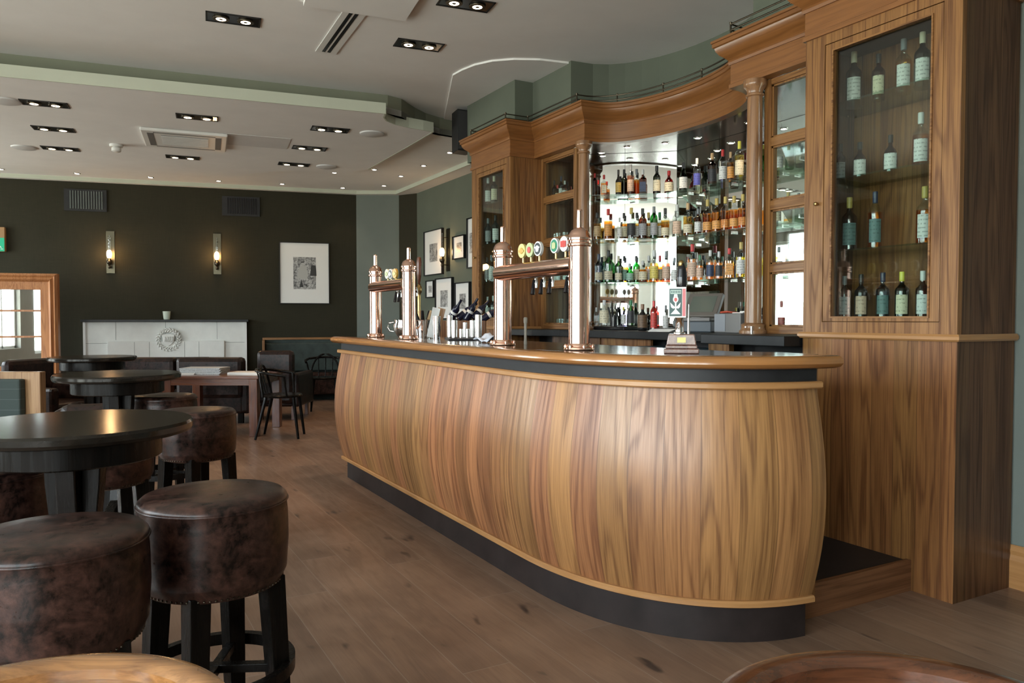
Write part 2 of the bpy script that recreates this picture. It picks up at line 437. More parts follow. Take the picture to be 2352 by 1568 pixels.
# walls around, windows on the daylight side
HW = 3.45
def wall_with_openings(name, axis, c, a0, a1, ops, th, mat):
    m = MB(); ops = sorted(ops)
    def seg(u0, u1, z0, z1):
        if u1-u0 < 1e-4 or z1-z0 < 1e-4: return
        if axis == 'X': m.box(c, c+th, u0, u1, z0, z1)
        else: m.box(u0, u1, c, c+th, z0, z1)
    u = a0
    for (p, q, z0, z1) in ops:
        seg(u, p, 0, HW); seg(p, q, 0, z0); seg(p, q, z1, HW); u = q
    seg(u, a1, 0, HW)
    return struct(m.build(name, mat, org=(0, 0, 0)))
LW = [(-3.0, -1.7, .45, 3.1), (-1.2, .1, .45, 3.1), (.7, 2.0, .45, 3.1), (2.6, 3.9, .45, 3.1), (4.5, 5.6, .6, 2.9), (9.3, 10.5, .6, 2.95), (11.0, 12.6, .6, 2.95)]
BW = [(-4.35, -3.5, .35, 3.15), (-3.1, -2.3, .35, 3.15)]
wall_with_openings('wall_left', 'X', -4.5, -3.4, 14.4, LW, -.2, M['taupe'])
wall_with_openings('wall_back', 'Y', -3.2, -4.7, 4.9, BW, -.2, M['taupe'])
wi = 0
def window(axis, c, p, q, z0, z1):
    global wi
    wi += 1
    t = thing('window_%d' % wi, None, None); t['kind'] = 'structure'
    loc = (c, (p+q)/2, z0) if axis == 'X' else ((p+q)/2, c, z0); t.location = loc
    f = MB(); g = MB(); w = .06; mid = (p+q)/2; zt = z0+(z1-z0)*.68
    def bx(m, u0, u1, a, b, d0=-.06, d1=0):
        if axis == 'X': m.box(c-.1+d0, c-.1+d1, u0, u1, a, b)
        else: m.box(u0, u1, c-.1+d0, c-.1+d1, a, b)
    bx(f, p, p+w, z0, z1); bx(f, q-w, q, z0, z1); bx(f, p, q, z0, z0+w); bx(f, p, q, z1-w, z1); bx(f, mid-.03, mid+.03, z0, z1); bx(f, p, q, zt-.03, zt+.03)
    f.build('window_frame', M['white'], t, org=loc)
    bx(g, p+w, q-w, z0+w, z1-w, -.035, -.03); g.build('window_pane', M['pane'], t, org=loc)
    L = D_.lights.new('daylight_portal', 'AREA'); L.shape = 'RECTANGLE'; L.size = q-p; L.size_y = z1-z0; L.cycles.is_portal = True
    lo = D_.objects.new('daylight_portal', L); COL.objects.link(lo)
    if axis == 'X': lo.location = (c-.25, mid, (z0+z1)/2); lo.rotation_euler = (pi/2, 0, -pi/2)
    else: lo.location = (mid, c-.25, (z0+z1)/2); lo.rotation_euler = (pi/2, 0, 0)
for a in LW: window('X', -4.5, *a)
for a in BW: window('Y', -3.2, *a)

# right hand near wall (beyond the cabinet, towards the camera)
struct(B(3.76, 3.9, -3.4, 1.99, 0, HW).build('wall_right', M['green_pale'], org=(0, 0, 0)))
m = MB(); m.sweep([(3.76, -3.2), (3.76, 1.975)], [(0, 0), (.022, 0), (.022, .13), (.014, .155), (.018, .175), (.008, .2), (0, .2)], side=-1)
struct(m.build('baseboard_right', M['trimoak'], org=(0, 0, 0)))
struct(B(4.75, 4.9, 1.9, 14.4, 0, HW).build('wall_rear', M['green'], org=(0, 0, 0)))
# far right wall with the pictures, slanted pier, chimney face
XP = 4.56
struct(B(XP, 4.75, 6.77, 11.4, 0, HW).build('wall_picture_side', M['green'], org=(0, 0, 0)))
PA_, PB_, PC_ = Vector((3.39, 10.71))*KF, Vector((3.93, 10.43))*KF, Vector((XP, 10.15*KF))
struct(MB().prism([PA_, PB_, (4.75, 12.5), (4.0, 12.5)], 0, 3.3).build('wall_pier', M['green_pale'], org=(0, 0, 0)))  # paler paint carries the daylight falling on this face
struct(MB().prism([PB_+Vector((.002, .002)), PC_, (4.75, PC_.y), (4.75, 12.4)], 0, 3.3).build('wall_pier_return', M['darkwall'], org=(0, 0, 0)))  # dark wall covering stands in for shade on this side of the pier
e0 = WP-WD*7.9; e1 = WP+WD*.85
struct(MB().prism([(e0.x, e0.y), (e1.x, e1.y), (e1.x-WN.x*.2, e1.y-WN.y*.2), (e0.x-WN.x*.2, e0.y-WN.y*.2)], 0, HW).build('wall_far', M['darkwall'], org=(0, 0, 0)))

# ---- ceilings: near ceiling at 3.45, bulkhead, lower ceiling at 3.07 with a raft hung under it
bk = [(-4.5, 8.18), (-.64, 7.67), (2.41, 7.27), (2.62, 7.25), (2.78, 7.3), (3.02, 7.54), (3.2, 7.68), (3.4, 7.77), (3.62, 7.8), (4.6, 7.8)]
m = MB(); m.sweep(bk, [(0, 3.27), (0, 3.45), (-.06, 3.45), (-.06, 3.27)], side=1)
struct(m.build('ceiling_bulkhead', M['bulk'], org=(0, 0, 0)))
low = [(x, y) for x, y in bk]+[(4.6, 11.5), (3.9, 12.3), (e0.x, e0.y+.1)]
m = MB(); m.prism(low, 3.27, 3.33); struct(m.build('ceiling_lower', M['ceil'], org=(0, 0, 0)))
# perimeter border with white fascia
c1 = on_w(0, 410, .10)
bp = [(e0.x, e0.y), (PA_.x, PA_.y), (PB_.x, PB_.y)]
inner = [(e0.x+WN.x*.11, e0.y+WN.y*.11), (PA_.x-.03, PA_.y-.11), (3.86*KF, 10.33*KF), (3.86*KF, 7.86)]
m = MB(); m.prism(inner[::-1]+[(e0.x, e0.y), (PA_.x, PA_.y), (PB_.x, PB_.y), (XP, 10.15*KF), (XP, 7.86)], 3.22, 3.275)
struct(m.build('ceiling_border', M['ceil'], org=(0, 0, 0)))
m = MB(); m.sweep(inner, [(0, 3.215), (.012, 3.215), (.012, 3.275), (0, 3.275)], side=1)
struct(m.build('trim_ceiling_border', M['fascia'], org=(0, 0, 0)))
# raft
rb = [(-4.4, 7.24), (-.56, 6.69), (2.25, 6.30), (2.28, 6.42), (2.34, 6.52), (2.45, 6.6), (2.6, 6.65), (2.75, 6.67), (2.86, 6.70), (2.88, 7.4), (2.9, 8.7),
      (2.75, 9.1), (2.35, 9.15), (2.0, 9.35), (1.6, 9.9), (1.1, 10.0), (-.2, 10.3), (-1.6, 10.7), (-4.0, 11.1)]
rb = [(x*KF, y*KF) for x, y in rb]
m = MB(); m.prism(rb, 3.2, 3.275); struct(m.build('ceiling_raft', [M['ceil']], org=(0, 0, 0)))
m = MB(); m.sweep(rb[:11], [(-.004, 3.198), (.01, 3.198), (.01, 3.30), (-.004, 3.30)], side=1)
struct(m.build('trim_raft_edge', M['fascia'], org=(0, 0, 0)))
# slightly lower curved slab of the near ceiling over the bar corner
pts = [(1040, 176), (1060, 165), (1090, 153), (1130, 144), (1180, 140), (1240, 141), (1310, 149)]
arc = [tuple(on_z(px, py, 3.425).xy) for px, py in pts]
slab = arc+[(3.75, 5.6), (3.75, 6.4), (3.6, 7.1), (3.6, 7.78), (3.45, 7.76)]
m = MB(); m.prism(slab, 3.434, 3.452); struct(m.build('ceiling_step', M['ceil'], org=(0, 0, 0)))

# ---- upper green wall behind the cornice
uw = [(4.6, 7.17), (3.45, 7.17), (3.45, 6.17), (3.64, 6.17), (3.64, 5.53)]
for k in range(1, 16):
    a = pi*k/16; uw.append((3.66+.66*sin(a)**.75, 4.55+.98*cos(a)-.02*k/16))
uw += [(3.66, 3.5), (3.66, 2.0)]
m = MB(); m.sweep(uw, [(0, 2.85), (0, 3.45), (-.05, 3.45), (-.05, 2.85)], side=1)
struct(m.build('wall_upper', M['green'], org=(0, 0, 0)))

# ================================================================== BACK BAR
# frieze, cornice
fp = [(4.5, 6.76), (3.30, 6.76), (3.30, 5.985), (3.55, 5.985), (3.55, 5.19)]
NC = 26
for k in range(1, NC):
    a = pi*k/NC; fp.append((3.55+.46*sin(a)**.8, 4.38+.81*cos(a)))
fp += [(3.55, 3.57), (3.55, 2.79), (3.30, 2.79), (3.30, 1.97), (3.745, 1.97)]
bb = thing('back_bar_canopy', 'oak frieze and moulded cornice curving over the bottle shelves', 'canopy', (3.6, 4.38, 2.68))
ob = (3.6, 4.38, 2.68)
m = MB(); m.sweep(fp, [(0, 2.69), (.012, 2.69), (.012, 2.715), (.004, 2.72), (.004, 2.84), (-.06, 2.84), (-.06, 2.69)], side=1)
m.build('frieze', M['mould'], bb, org=ob, smooth=35)
m = MB(); m.sweep(fp, [(-.02, 2.835), (.012, 2.835), (.018, 2.85), (.014, 2.862), (.03, 2.88), (.055, 2.90), (.072, 2.925), (.078, 2.945), (.088, 2.95), (.088, 2.972), (.095, 2.975), (.095, 2.99), (-.02, 2.99)], side=1)
m.build('cornice', M['mould'], bb, org=ob, smooth=35)
m = MB()
top = [(3.34, 6.7), (3.34, 6.0), (3.6, 6.0), (3.6, 5.2)]+[(3.6+.44*sin(pi*k/NC)**.8, 4.38+.79*cos(pi*k/NC)) for k in range(1, NC)]+[(3.6, 3.55), (3.6, 2.75), (3.34, 2.75), (3.34, 2.0), (4.7, 2.0), (4.7, 6.7)]
m.prism(top, 2.9, 2.93); m.build('dust_board', M['black'], bb, org=ob)
sf = [(3.56, 5.98), (3.56, 5.2)]+[(3.56+.46*sin(pi*k/NC)**.8, 4.38+.81*cos(pi*k/NC)) for k in range(1, NC)]+[(3.56, 3.56), (3.56, 2.8), (4.56, 2.8), (4.56, 5.98)]
m = MB(); m.prism(sf, 2.70, 2.72); m.build('soffit', M['soffit'], bb, org=ob)
# rail on the cornice
rp = [(4.4, 6.72), (3.27, 6.72), (3.27, 6.02), (3.5, 6.02), (3.5, 5.23)]+[(3.5+.46*sin(pi*k/NC)**.8, 4.38+.85*cos(pi*k/NC)) for k in range(1, NC)]+[(3.5, 3.53), (3.5, 2.83), (3.27, 2.83), (3.27, 2.0)]
gr = thing('gallery_rail', 'thin dark metal gallery rail running along the top of the oak cornice', 'rail', (3.5, 4.38, 2.99))
og = (3.5, 4.38, 2.99)
for z in (3.03, 3.066):
    m = MB(); m.tube([(x, y, z) for x, y in rp], .0055, 6); m.build('rail_bar', M['bronze'], gr, org=og, smooth=60)
for i in (1, 2, 3, 4, 9, 14, 18, 23, 27, 30, 31, 32):
    if i < len(rp):
        x, y = rp[i]; m = MB(); m.lathe([(.012, 0), (.012, .006), (.006, .01), (.006, .075), (.009, .08), (.009, .088), (0, .092)], x, y, 2.99, 10)
        m.build('rail_post', M['bronze'], gr, org=og, smooth=50)

def cabinet(y0, y1, oy0, oy1, near, label, name='display_cabinet'):
    """tall glazed oak cabinet; front at x=3.30"""
    X0, X1 = 3.30, (3.745 if near else 4.5)
    yc = (y0+y1)/2; org = (3.5, yc, 0)
    t = thing(name, label, 'cabinet', org)
    zo0, zo1 = 1.262, 2.595
    m = MB(); m.box(X0, X0+.03, y0, y1, 0, 1.15)
    m.box(X1-.02, X1, y0, y1, 0, 1.15); m.build('lower_panel', M['oak_z'], t, org=org)
    sm = M['oak_zx_shade'] if near else M['oak_side']
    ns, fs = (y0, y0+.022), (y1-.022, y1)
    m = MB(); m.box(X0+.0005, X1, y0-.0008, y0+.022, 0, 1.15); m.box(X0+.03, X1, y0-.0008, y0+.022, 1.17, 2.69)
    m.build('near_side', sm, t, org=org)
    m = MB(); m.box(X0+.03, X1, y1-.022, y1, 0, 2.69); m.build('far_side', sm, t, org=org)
    m = MB(); xs = X1 if near else X1
    m.sweep([(X1, y1+.0), (X0, y1), (X0, y0), (X1, y0)], [(0, 1.15), (.012, 1.15), (.02, 1.158), (.02, 1.172), (.012, 1.182), (-.004, 1.182), (-.004, 1.15)], side=1)
    m.build('waist_moulding', M['trimoak'], t, org=org, smooth=30)
    # face frame
    fx = X0+.03
    m = MB(); m.box(X0, fx, y0, oy0-.055, 1.182, 2.69); m.build('stile', M['oak_v'], t, org=org)
    m = MB(); m.box(X0, fx, oy1+.055, y1, 1.182, 2.69); m.build('stile', M['oak_v'], t, org=org)
    m = MB(); m.box(X0, fx, oy0-.055, oy1+.055, 1.182, zo0-.028); m.build('bottom_rail', M['oak_v'], t, org=org)
    m = MB(); m.box(X0, fx, oy0-.055, oy1+.055, zo1+.045, 2.69); m.build('top_rail', M['oak_v'], t, org=org)
    # door
    d = MB(); a, b, c, e = oy0-.052, oy1+.052, zo0-.025, zo1+.042
    d.box(X0+.001, fx, a, oy0, c, e); d.box(X0+.001, fx, oy1, b, c, e); d.box(X0+.001, fx, oy0, oy1, c, zo0); d.box(X0+.001, fx, oy0, oy1, zo1, e)
    dd = d.build('door', M['oak_v'], t, org=org, bevel=.002)
    bd = MB()
    loop = [(oy0, zo0), (oy1, zo0), (oy1, zo1), (oy0, zo1)]
    for (ya, za, yb, zb) in ((oy0-.008, zo0-.008, oy1+.008, zo0), (oy0-.008, zo1, oy1+.008, zo1+.008), (oy0-.008, zo0, oy0, zo1), (oy1, zo0, oy1+.008, zo1)):
        bd.box(X0-.006, X0+.004, ya, yb, za, zb)
    bd.build('door_bead', M['trimoak'] if 0 else M['oak_h'], dd, org=org)
    g = MB(); g.box(X0+.016, X0+.021, oy0, oy1, zo0, zo1); g.build('door_pane', M['cabpane'], dd, org=org)
    k = MB(); k.lathe([(.006, 0), (.006, .01), (.011, .014), (.009, .024), (0, .028)], 0, 0, 0, 12, T=Matrix.Translation((X0, y1-.085, 1.84)) @ Matrix.Rotation(-pi/2, 4, 'Y'))
    k.build('door_lock', M['brass'], dd, org=org, smooth=50)
    # inside
    ib = 3.66
    m = MB(); m.box(ib, ib+.02, y0+.022, y1-.022, 1.2, 2.69); m.build('back_board', M['oak_z'], t, org=org)
    m = MB(); m.box(X0+.03, ib, y0+.022, y1-.022, 1.2, 1.245); m.build('cabinet_floor', M['oak_h'], t, org=org)
    m = MB(); m.box(X0+.03, ib, y0+.022, y1-.022, 2.66, 2.69); m.build('cabinet_top', M['black'], t, org=org)
    for z in SH:
        m = MB(); m.box(X0+.05, ib, y0+.024, y1-.024, z-.008, z); m.build('glass_shelf', M['shelfglass'], t, org=org)
        m = MB()
        for yy in (y0+.03, y1-.04):
            for xx in (X0+.1, ib-.08): m.box(xx, xx+.012, yy, yy+.01, z-.014, z-.008)
        m.build('shelf_peg', M['steel'], t, org=org)
    return t
SH = [1.60, 1.965, 2.345]
cabinet(1.97, 2.79, 2.106, 2.617, True, 'tall oak display cabinet nearest the camera with bottles behind its glass door')
cabinet(5.985, 6.76, 6.115, 6.60, False, 'tall oak glazed cabinet standing at the end next to the framed pictures')

# small paned screens
def screen(y0, y1, label):
    t = thing('paned_screen', label, 'glazed screen', (3.64, (y0+y1)/2, 1.16)); org = t.location[:]
    m = MB(); w = .05
    X0, X1 = 3.615, 3.66
    m.box(X0, X1, y0, y0+w, 1.16, 2.69); m.box(X0, X1, y1-w, y1, 1.16, 2.69); m.build('screen_stile', M['oak_v'], t, org=org)
    zz = [(1.205, 1.53), (1.58, 1.905), (1.963, 2.287), (2.34, 2.655)]
    rails = [(1.16, 1.205), (1.53, 1.58), (1.905, 1.963), (2.287, 2.34), (2.655, 2.69)]
    for a, b in rails: m = MB(); m.box(X0, X1, y0+w, y1-w, a, b); m.build('screen_rail', M['oak_h'], t, org=org, bevel=.003)
    m = MB()
    for a, b in zz:
        q = .01
        m.box(X0+.012, X1, y0+w, y0+w+q, a, b); m.box(X0+.012, X1, y1-w-q, y1-w, a, b); m.box(X0+.012, X1, y0+w, y1-w, a, a+q); m.box(X0+.012, X1, y0+w, y1-w, b-q, b)
    m.build('pane_bead', M['oak_v'], t, org=org)
    for a, b in zz:
        m = MB(); m.box(X0+.025, X0+.029, y0+w+.01, y1-w-.01, a+.01, b-.01); m.build('pane', M['cabpane'], t, org=org)
    return t
screen(5.40, 5.985, 'oak screen of four stacked panes beside the cabinet next to the pictures')
screen(2.79, 3.36, 'oak screen of four stacked panes between the till counter and the nearest cabinet')

def column(x, y, label):
    t = thing('turned_column', label, 'column', (x, y, 1.16), group='turned columns of the back bar')
    MB().lathe([(.082, 0), (.082, .018), (.074, .024), (.068, .04), (.072, .055), (.056, .066)], seg=32).build('column_base', M['column'], t, smooth=40)
    MB().lathe([(.050, .06), (.050, .3), (.047, 1.0), (.044, 1.44)], seg=32).build('shaft', M['column'], t, smooth=40)
    MB().lathe([(.046, 1.43), (.053, 1.436), (.053, 1.446), (.046, 1.452), (.048, 1.47), (.066, 1.492), (.069, 1.505), (.069, 1.53)], seg=32).build('capital', M['column'], t, smooth=40)
column(3.56, 5.215, 'round wooden column at the corner of the bottle shelves farther from the camera')
column(3.56, 3.385, 'round wooden column standing in front of the till counter, nearer the camera')

# mirrors behind the shelves
MIR = [(3.70, 5.96), (4.46, 5.18), (4.46, 3.58), (3.70, 2.80)]
MIRC = [(3.94, 5.60), (4.48, 5.13), (4.48, 3.63), (3.94, 3.16)]
mm = thing('mirror_panelling', 'tall mirror panels behind the glass shelves of bottles', 'mirror', (4.2, 4.38, 1.16)); om = (4.2, 4.38, 1.16)
mpath = [(3.80, 5.98), (3.80, 5.715), (4.48, 5.14), (4.48, 3.62), (3.80, 3.045), (3.80, 2.80)]
zs = [(1.17, 2.699)]
for i in range(5):
    a, b = Vector(mpath[i]), Vector(mpath[i+1]); nseg = (1, 2, 3, 2, 1)[i]
    for k in range(nseg):
        p, q = a.lerp(b, k/nseg+.0015), a.lerp(b, (k+1)/nseg-.0015)
        m = MB(); m.sweep([tuple(p), tuple(q)], [(0, 1.17), (0, 2.698), (-.01, 2.698), (-.01, 1.17)], side=1); m.build('mirror_panel', M['mirror'], mm, org=om)
m = MB(); m.sweep(mpath, [(-.012, 1.16), (-.012, 2.7), (-.03, 2.7), (-.03, 1.16)], side=1); m.build('mirror_backing', M['black'], mm, org=om)

# glass shelves on the back bar
ins = [(3.68, 5.70), (4.455, 5.10), (4.455, 3.66), (3.68, 3.06)]
outs = [(3.68, 5.47), (4.26, 5.03), (4.26, 3.73), (3.68, 3.29)]
for z, w_ in ((2.305, 'top'), (1.93, 'middle'), (1.56, 'lowest')):
    t = thing('glass_shelf', 'faceted %s clear glass shelf of bottles in front of the mirrors' % w_, 'shelf', (4.1, 4.38, z-.01))
    org = (4.1, 4.38, z-.01)
    m = MB(); m.prism(outs+ins[::-1], z-.01, z); m.build('shelf_glass', M['shelfglass'], t, org=org)
    for (x, y) in ((4.42, 4.9), (4.42, 3.9), (4.42, 4.4), (4.1, 5.28), (4.1, 3.48)):
        m = MB(); m.box(x-.03, x+.03, y-.006, y+.006, z-.022, z-.0105); m.build('shelf_bracket', M['steel'], t, org=org)

# back counter
t = thing('back_counter', 'black topped counter with oak board front under the bottle shelves', 'counter', (3.8, 4.38, 0)); oc = (3.8, 4.38, 0)
m = MB(); m.prism([(3.30, 5.98), (3.30, 5.6), (3.42, 5.35), (3.42, 3.5), (3.17, 3.42), (3.17, 2.80), (4.62, 2.80), (4.62, 5.98)], 1.105, 1.16); m.build('counter_top', M['counter'], t, org=oc, bevel=.004)
m = MB(); m.box(3.50, 3.52, 4.9, 5.6, .15, 1.105); m.build('board_front', wood('dark oak boards', (.2, .09, .04), (.09, .035, .015), 'Z', 'Y', w=.09, tone=.2, seam=1), t, org=oc)
m = MB(); m.box(3.50, 3.52, 4.28, 4.88, .15, 1.105); m.build('oak_front', M['oak_z'], t, org=oc)
m = MB(); m.box(3.48, 3.52, 3.5, 3.68, .15, 1.105); m.build('oak_post', M['oak_z'], t, org=oc)
m = MB(); m.box(3.6, 3.62, 2.81, 5.98, .15, 1.105); m.build('back_panel', M['black'], t, org=oc)
m = MB(); m.box(3.35, 3.6, 3.70, 4.26, .15, 1.06); tag(m.build('bar_fridge', M['bluegrey'], bevel=.006), 'blue grey under-counter fridge below the till', 'fridge')

# platform behind the bar
t = thing('bar_platform', 'raised black floor platform with oak riser behind the bar', 'platform', (2.9, 4.2, 0)); op = (2.9, 4.2, 0)
m = MB(); m.box(2.46, 3.298, 2.185, 7.3, .0, .135); m.build('platform_deck', M['black'], t, org=op)
m = MB(); m.box(2.50, 3.30, 2.165, 2.188, 0, .142); m.build('riser', wood('riser oak', (.2, .09, .04), (.1, .04, .015), 'X', None, tone=0), t, org=op)

# ================================================================== BAR COUNTER
bpth = [(1.784, 5.90)]+[(1.784, 5.9-.19*k) for k in range(1, 15)]
for k in range(0, 33):
    a = R(85)*k/32; bpth.append((2.55-.766*cos(a)**.88, 3.05-1.0*sin(a)**.88))
bar = thing('bar_counter', 'long barrel-sided oak bar counter with rounded near end and polished top', 'bar', (2.1, 4.0, 0)); obr = (2.1, 4.0, 0)
prof = []
for k in range(21):
    f = k/20; z = .175+(.985-.175)*f
    off = .032+.062*sin(pi*(f**.92))+.014*f; prof.append((off, z))
m = MB(); m.sweep(bpth, prof+[(-.0, .985), (-.0, .175)], side=1)
m.uv = {i: tuple((u, v) for u, v in q) for i, q in m.uv.items()}
m.build('barrel_front', M['oak_bar'], bar, org=obr, smooth=35)
m = MB(); m.sweep(bpth, [(-.03, 0), (0, 0), (0, .15), (-.03, .15)], side=1); m.build('kickboard', M['kick'], bar, org=obr, smooth=35)
m = MB(); m.sweep(bpth, [(-.01, .148), (.042, .148), (.050, .153), (.050, .170), (.044, .176), (-.01, .176)], side=1); m.build('bottom_trim', M['trimoak'], bar, org=obr, smooth=35)
m = MB(); m.sweep(bpth, [(-.01, .985), (.072, .985), (.078, .99), (.078, 1.006), (.072, 1.012), (-.01, 1.012)], side=1); m.build('top_trim', M['trimoak'], bar, org=obr, smooth=35)
m = MB(); m.sweep(bpth, [(-.01, 1.012), (.045, 1.012), (.045, 1.06), (-.01, 1.06)], side=1); m.build('fascia_band', M['black'], bar, org=obr, smooth=35)
# top
tp = [(1.784, 5.98)]+bpth[1:]+[(2.53, 2.052)]
rail = [(-.06, 1.062), (.07, 1.060), (.095, 1.067), (.108, 1.080), (.108, 1.092), (.098, 1.104), (.08, 1.110), (.04, 1.112), (.03, 1.108), (-.06, 1.108)]
m = MB(); m.sweep(tp, rail, side=1); m.build('bullnose_rail', M['rail'], bar, org=obr, smooth=40)
inn = [(x+.02, y+.0) for x, y in tp[:16]]+[(x+.03, y+.035) for x, y in tp[16:]]
m = MB(); m.prism(inn+[(2.58, 2.3), (2.46, 2.45), (2.46, 5.98)], 1.062, 1.1085); m.build('bar_top', M['bartop'], bar, org=obr)
m = MB(); m.box(2.38, 2.42, 2.5, 5.9, 0, 1.06); m.box(1.79, 2.42, 5.84, 5.9, 0, 1.06); m.build('inner_panel', M['black'], bar, org=obr)
m = MB(); m.prism([(2.50, 2.065), (2.53, 2.065), (2.46, 2.5), (2.42, 2.5)], .14, 1.06); m.build('end_panel', M['oak_v'], bar, org=obr)

# ---- beer fonts
def lens(parent, x, y, z, a, b, face, inner, org, dark=None, bars=None, rz=0):
    """tap badge: upright oval disc facing -x (slightly turned), on a stalk"""
    T = Matrix.Translation((x, y, z)) @ Matrix.Rotation(rz, 4, 'Z') @ Matrix.Rotation(-pi/2, 4, 'Y')
    def disc(ra, rb, h0, h1):
        m = MB(); seg = 24
        poly = [(rb*cos(2*pi*k/seg), ra*sin(2*pi*k/seg)) for k in range(seg)]
        m.prism(poly, h0, h1, T=T); return m
    s = MB(); s.lathe([(.007, -.035), (.007, -b*.9)], x, y, z, 10); s.v = []; s.f = []; s.mi = []
    s.lathe([(.009, 0), (.006, .01), (.006, .05), (.008, .055)], x+.008, y, z-b-.035, 10)
    st = s.build('badge_stem', M['brass'], parent, org=org, smooth=50)
    o = disc(a, b, -.012, .004).build('tap_badge', face, parent, org=org, smooth=40)
    if dark: disc(a*.8, b*.8, .004, .006).build('badge_field', dark, o, org=org)
    if inner: disc(a*.45, b*.45, .006, .008).build('badge_emblem', inner, o, org=org)
    if bars:
        m = MB()
        for (ya, za, yb, zb) in bars: m.box(za, zb, ya, yb, .006, .0085, T=T)
        m.build('badge_marking', inner or M['black'], o, org=org)
c_ = lambda n, col, r=.3: plain(n, col, r)
YEL = c_('badge yellow', (.75, .62, .2)); REDB = c_('badge red', (.55, .06, .05)); BLK = c_('badge black', (.02, .025, .03)); WHT = c_('badge white', (.75, .75, .72)); GRN = c_('badge green', (.02, .22, .12)); GLD = c_('badge gold', (.55, .33, .05)); GRNL = c_('badge pale green', (.45, .5, .25)); CRM = c_('badge cream', (.7, .68, .5))
def font(y0, y1, badges, label):
    xc = 1.95; yc = (y0+y1)/2; org = (xc, yc, 1.109)
    t = thing('beer_font', label, 'beer tap', org, group='copper beer fonts on the bar')
    for y in (y0, y1):
        m = MB(); z = 1.109
        m.lathe([(.068, 0), (.070, .004), (.068, .012), (.056, .016), (.054, .026), (.050, .03)], xc, y, z, 40)
        for k in range(6):
            a = 2*pi*k/6+.3; m.lathe([(.008, 0), (.008, .016), (.005, .022), (0, .024)], xc+.062*cos(a), y+.062*sin(a), z+.004, 10)
        m.build('column_foot', M['copper'], t, org=org, smooth=40)
        m = MB(); m.lathe([(.0475, .028), (.0475, .468)], xc, y, z, 40); m.build('column_tube', M['copper'], t, org=org, smooth=40)
        m = MB(); m.lathe([(.048, .465), (.054, .468), (.056, .474), (.054, .48), (.049, .483), (.049, .492), (.055, .496), (.055, .504), (.051, .508), (.048, .522), (.040, .537), (.027, .546), (.015, .552)], xc, y, z, 40)
        m.build('dome_cap', M['copper'], t, org=org, smooth=40)
        m = MB(); m.lathe([(.0135, .545), (.0135, .630), (.011, .634), (0, .635)], xc, y, z, 20); m.build('finial_pipe', M['copper'], t, org=org, smooth=40)
    m = MB(); m.lathe([(.041, 0), (.041, y1-y0)], 0, 0, 0, 32, T=Matrix.Translation((xc-.02, y0, 1.492)) @ Matrix.Rotation(-pi/2, 4, 'X'))
    m.build('cross_pipe', M['copper'], t, org=org, smooth=40)
    for (px, py, face, dark, inner, bars) in badges:
        p = on_x(px, py, xc-.01)
        lens(t, xc-.01, p.y, p.z, .028, .036, face, inner, org, dark, bars, rz=R(10))
        # tap on the staff side
        m = MB(); m.tube([(xc+.02, p.y, 1.47), (xc+.07, p.y, 1.465), (xc+.075, p.y, 1.43)], .009, 10); m.tube([(xc+.075, p.y, 1.45), (xc+.075, p.y, 1.41)], .006, 8)
        tp_ = m.build('tap_spout', M['chrome'], t, org=org, smooth=50)
        m = MB(); m.tube([(xc+.06, p.y, 1.45), (xc+.045, p.y-.012, 1.375)], .008, 10, rs=[.006, .012]); m.build('tap_handle', M['blackgloss'], tp_, org=org, smooth=50)
    return t
ln = [(-.02, -.008, .02, .004)]
bxm = [(-.018, -.014, .018, .014)]
font(2.89, 3.62, [(1199, 576, YEL, None, GLD, ln), (1217, 574, GRNL, None, REDB, None), (1236, 571, WHT, BLK, WHT, [(-.018, .002, .018, .01), (-.01, -.014, .01, -.008)]), (1274, 564, WHT, GRN, GRNL, [(-.012, -.014, .012, .012)]), (1296, 560, WHT, None, REDB, bxm)],
     'copper bridge beer font with five round badges, nearest to the rounded bar end')
font(4.99, 5.69, [(889, 629, CRM, None, GRNL, ln), (897, 629, WHT, BLK, WHT, ln), (907, 628, GLD, None, YEL, ln), (932, 626, WHT, None, BLK, ln)],
     'copper bridge beer font with small badges at the distant end of the bar')
# second plain columns standing behind (brass font on staff side of the distant font)
p = at(963, 5.75); t = thing('brass_tap', 'small brass beer tap rising behind the distant copper font', 'beer tap', (p.x, p.y, 1.109)); og2 = None
MB().lathe([(.03, 0), (.03, .012), (.012, .02), (.012, .33), (.02, .34), (.02, .38), (.012, .39), (.014, .40)], seg=20).build('tap_column', M['brass'], t, smooth=40)
MB().lathe([(.008, .40), (.017, .47), (.02, .56), (.014, .6), (0, .605)], seg=16).build('tap_lever', M['mahog'], t, smooth=40)
m = MB(); m.tube([(0, 0, .36), (-.05, -.03, .36), (-.06, -.035, .28)], .007, 8); m.build('tap_spout', M['chrome'], t, smooth=40)

# ---- hand pump with clip
hp = on_z(1566, 800, 1.109); hp = Vector((2.13, 2.41, 1.109))
t = thing('hand_pump', 'beer engine hand pump with black handle and wooden base on the bar', 'beer pump', hp, rz=-R(41))
m = MB(); m.box(-.07, .07, -.05, .05, 0, .02); m.box(-.063, .063, -.045, .045, .02, .034); m.build('pump_base', M['pump_wood'], t, bevel=.004)
m = MB(); m.prism([(-.06, 0), (.06, 0), (.052, .045), (-.052, .045)], -.042, .042, T=Matrix.Translation((0, 0, .034)) @ Matrix.Rotation(pi/2, 4, 'X')); m.build('base_block', M['pump_wood'], t, bevel=.004)
m = MB(); m.box(-.017, .017, -.046, -.0425, .045, .066); m.build('name_plate', YEL, t)
m = MB(); m.lathe([(.024, .078), (.024, .084), (.017, .088), (.016, .14), (.02, .145), (.02, .15), (.016, .155), (.016, .19), (.02, .195), (.016, .205), (.008, .21), (.008, .3)], -.008, 0, 0, 20)
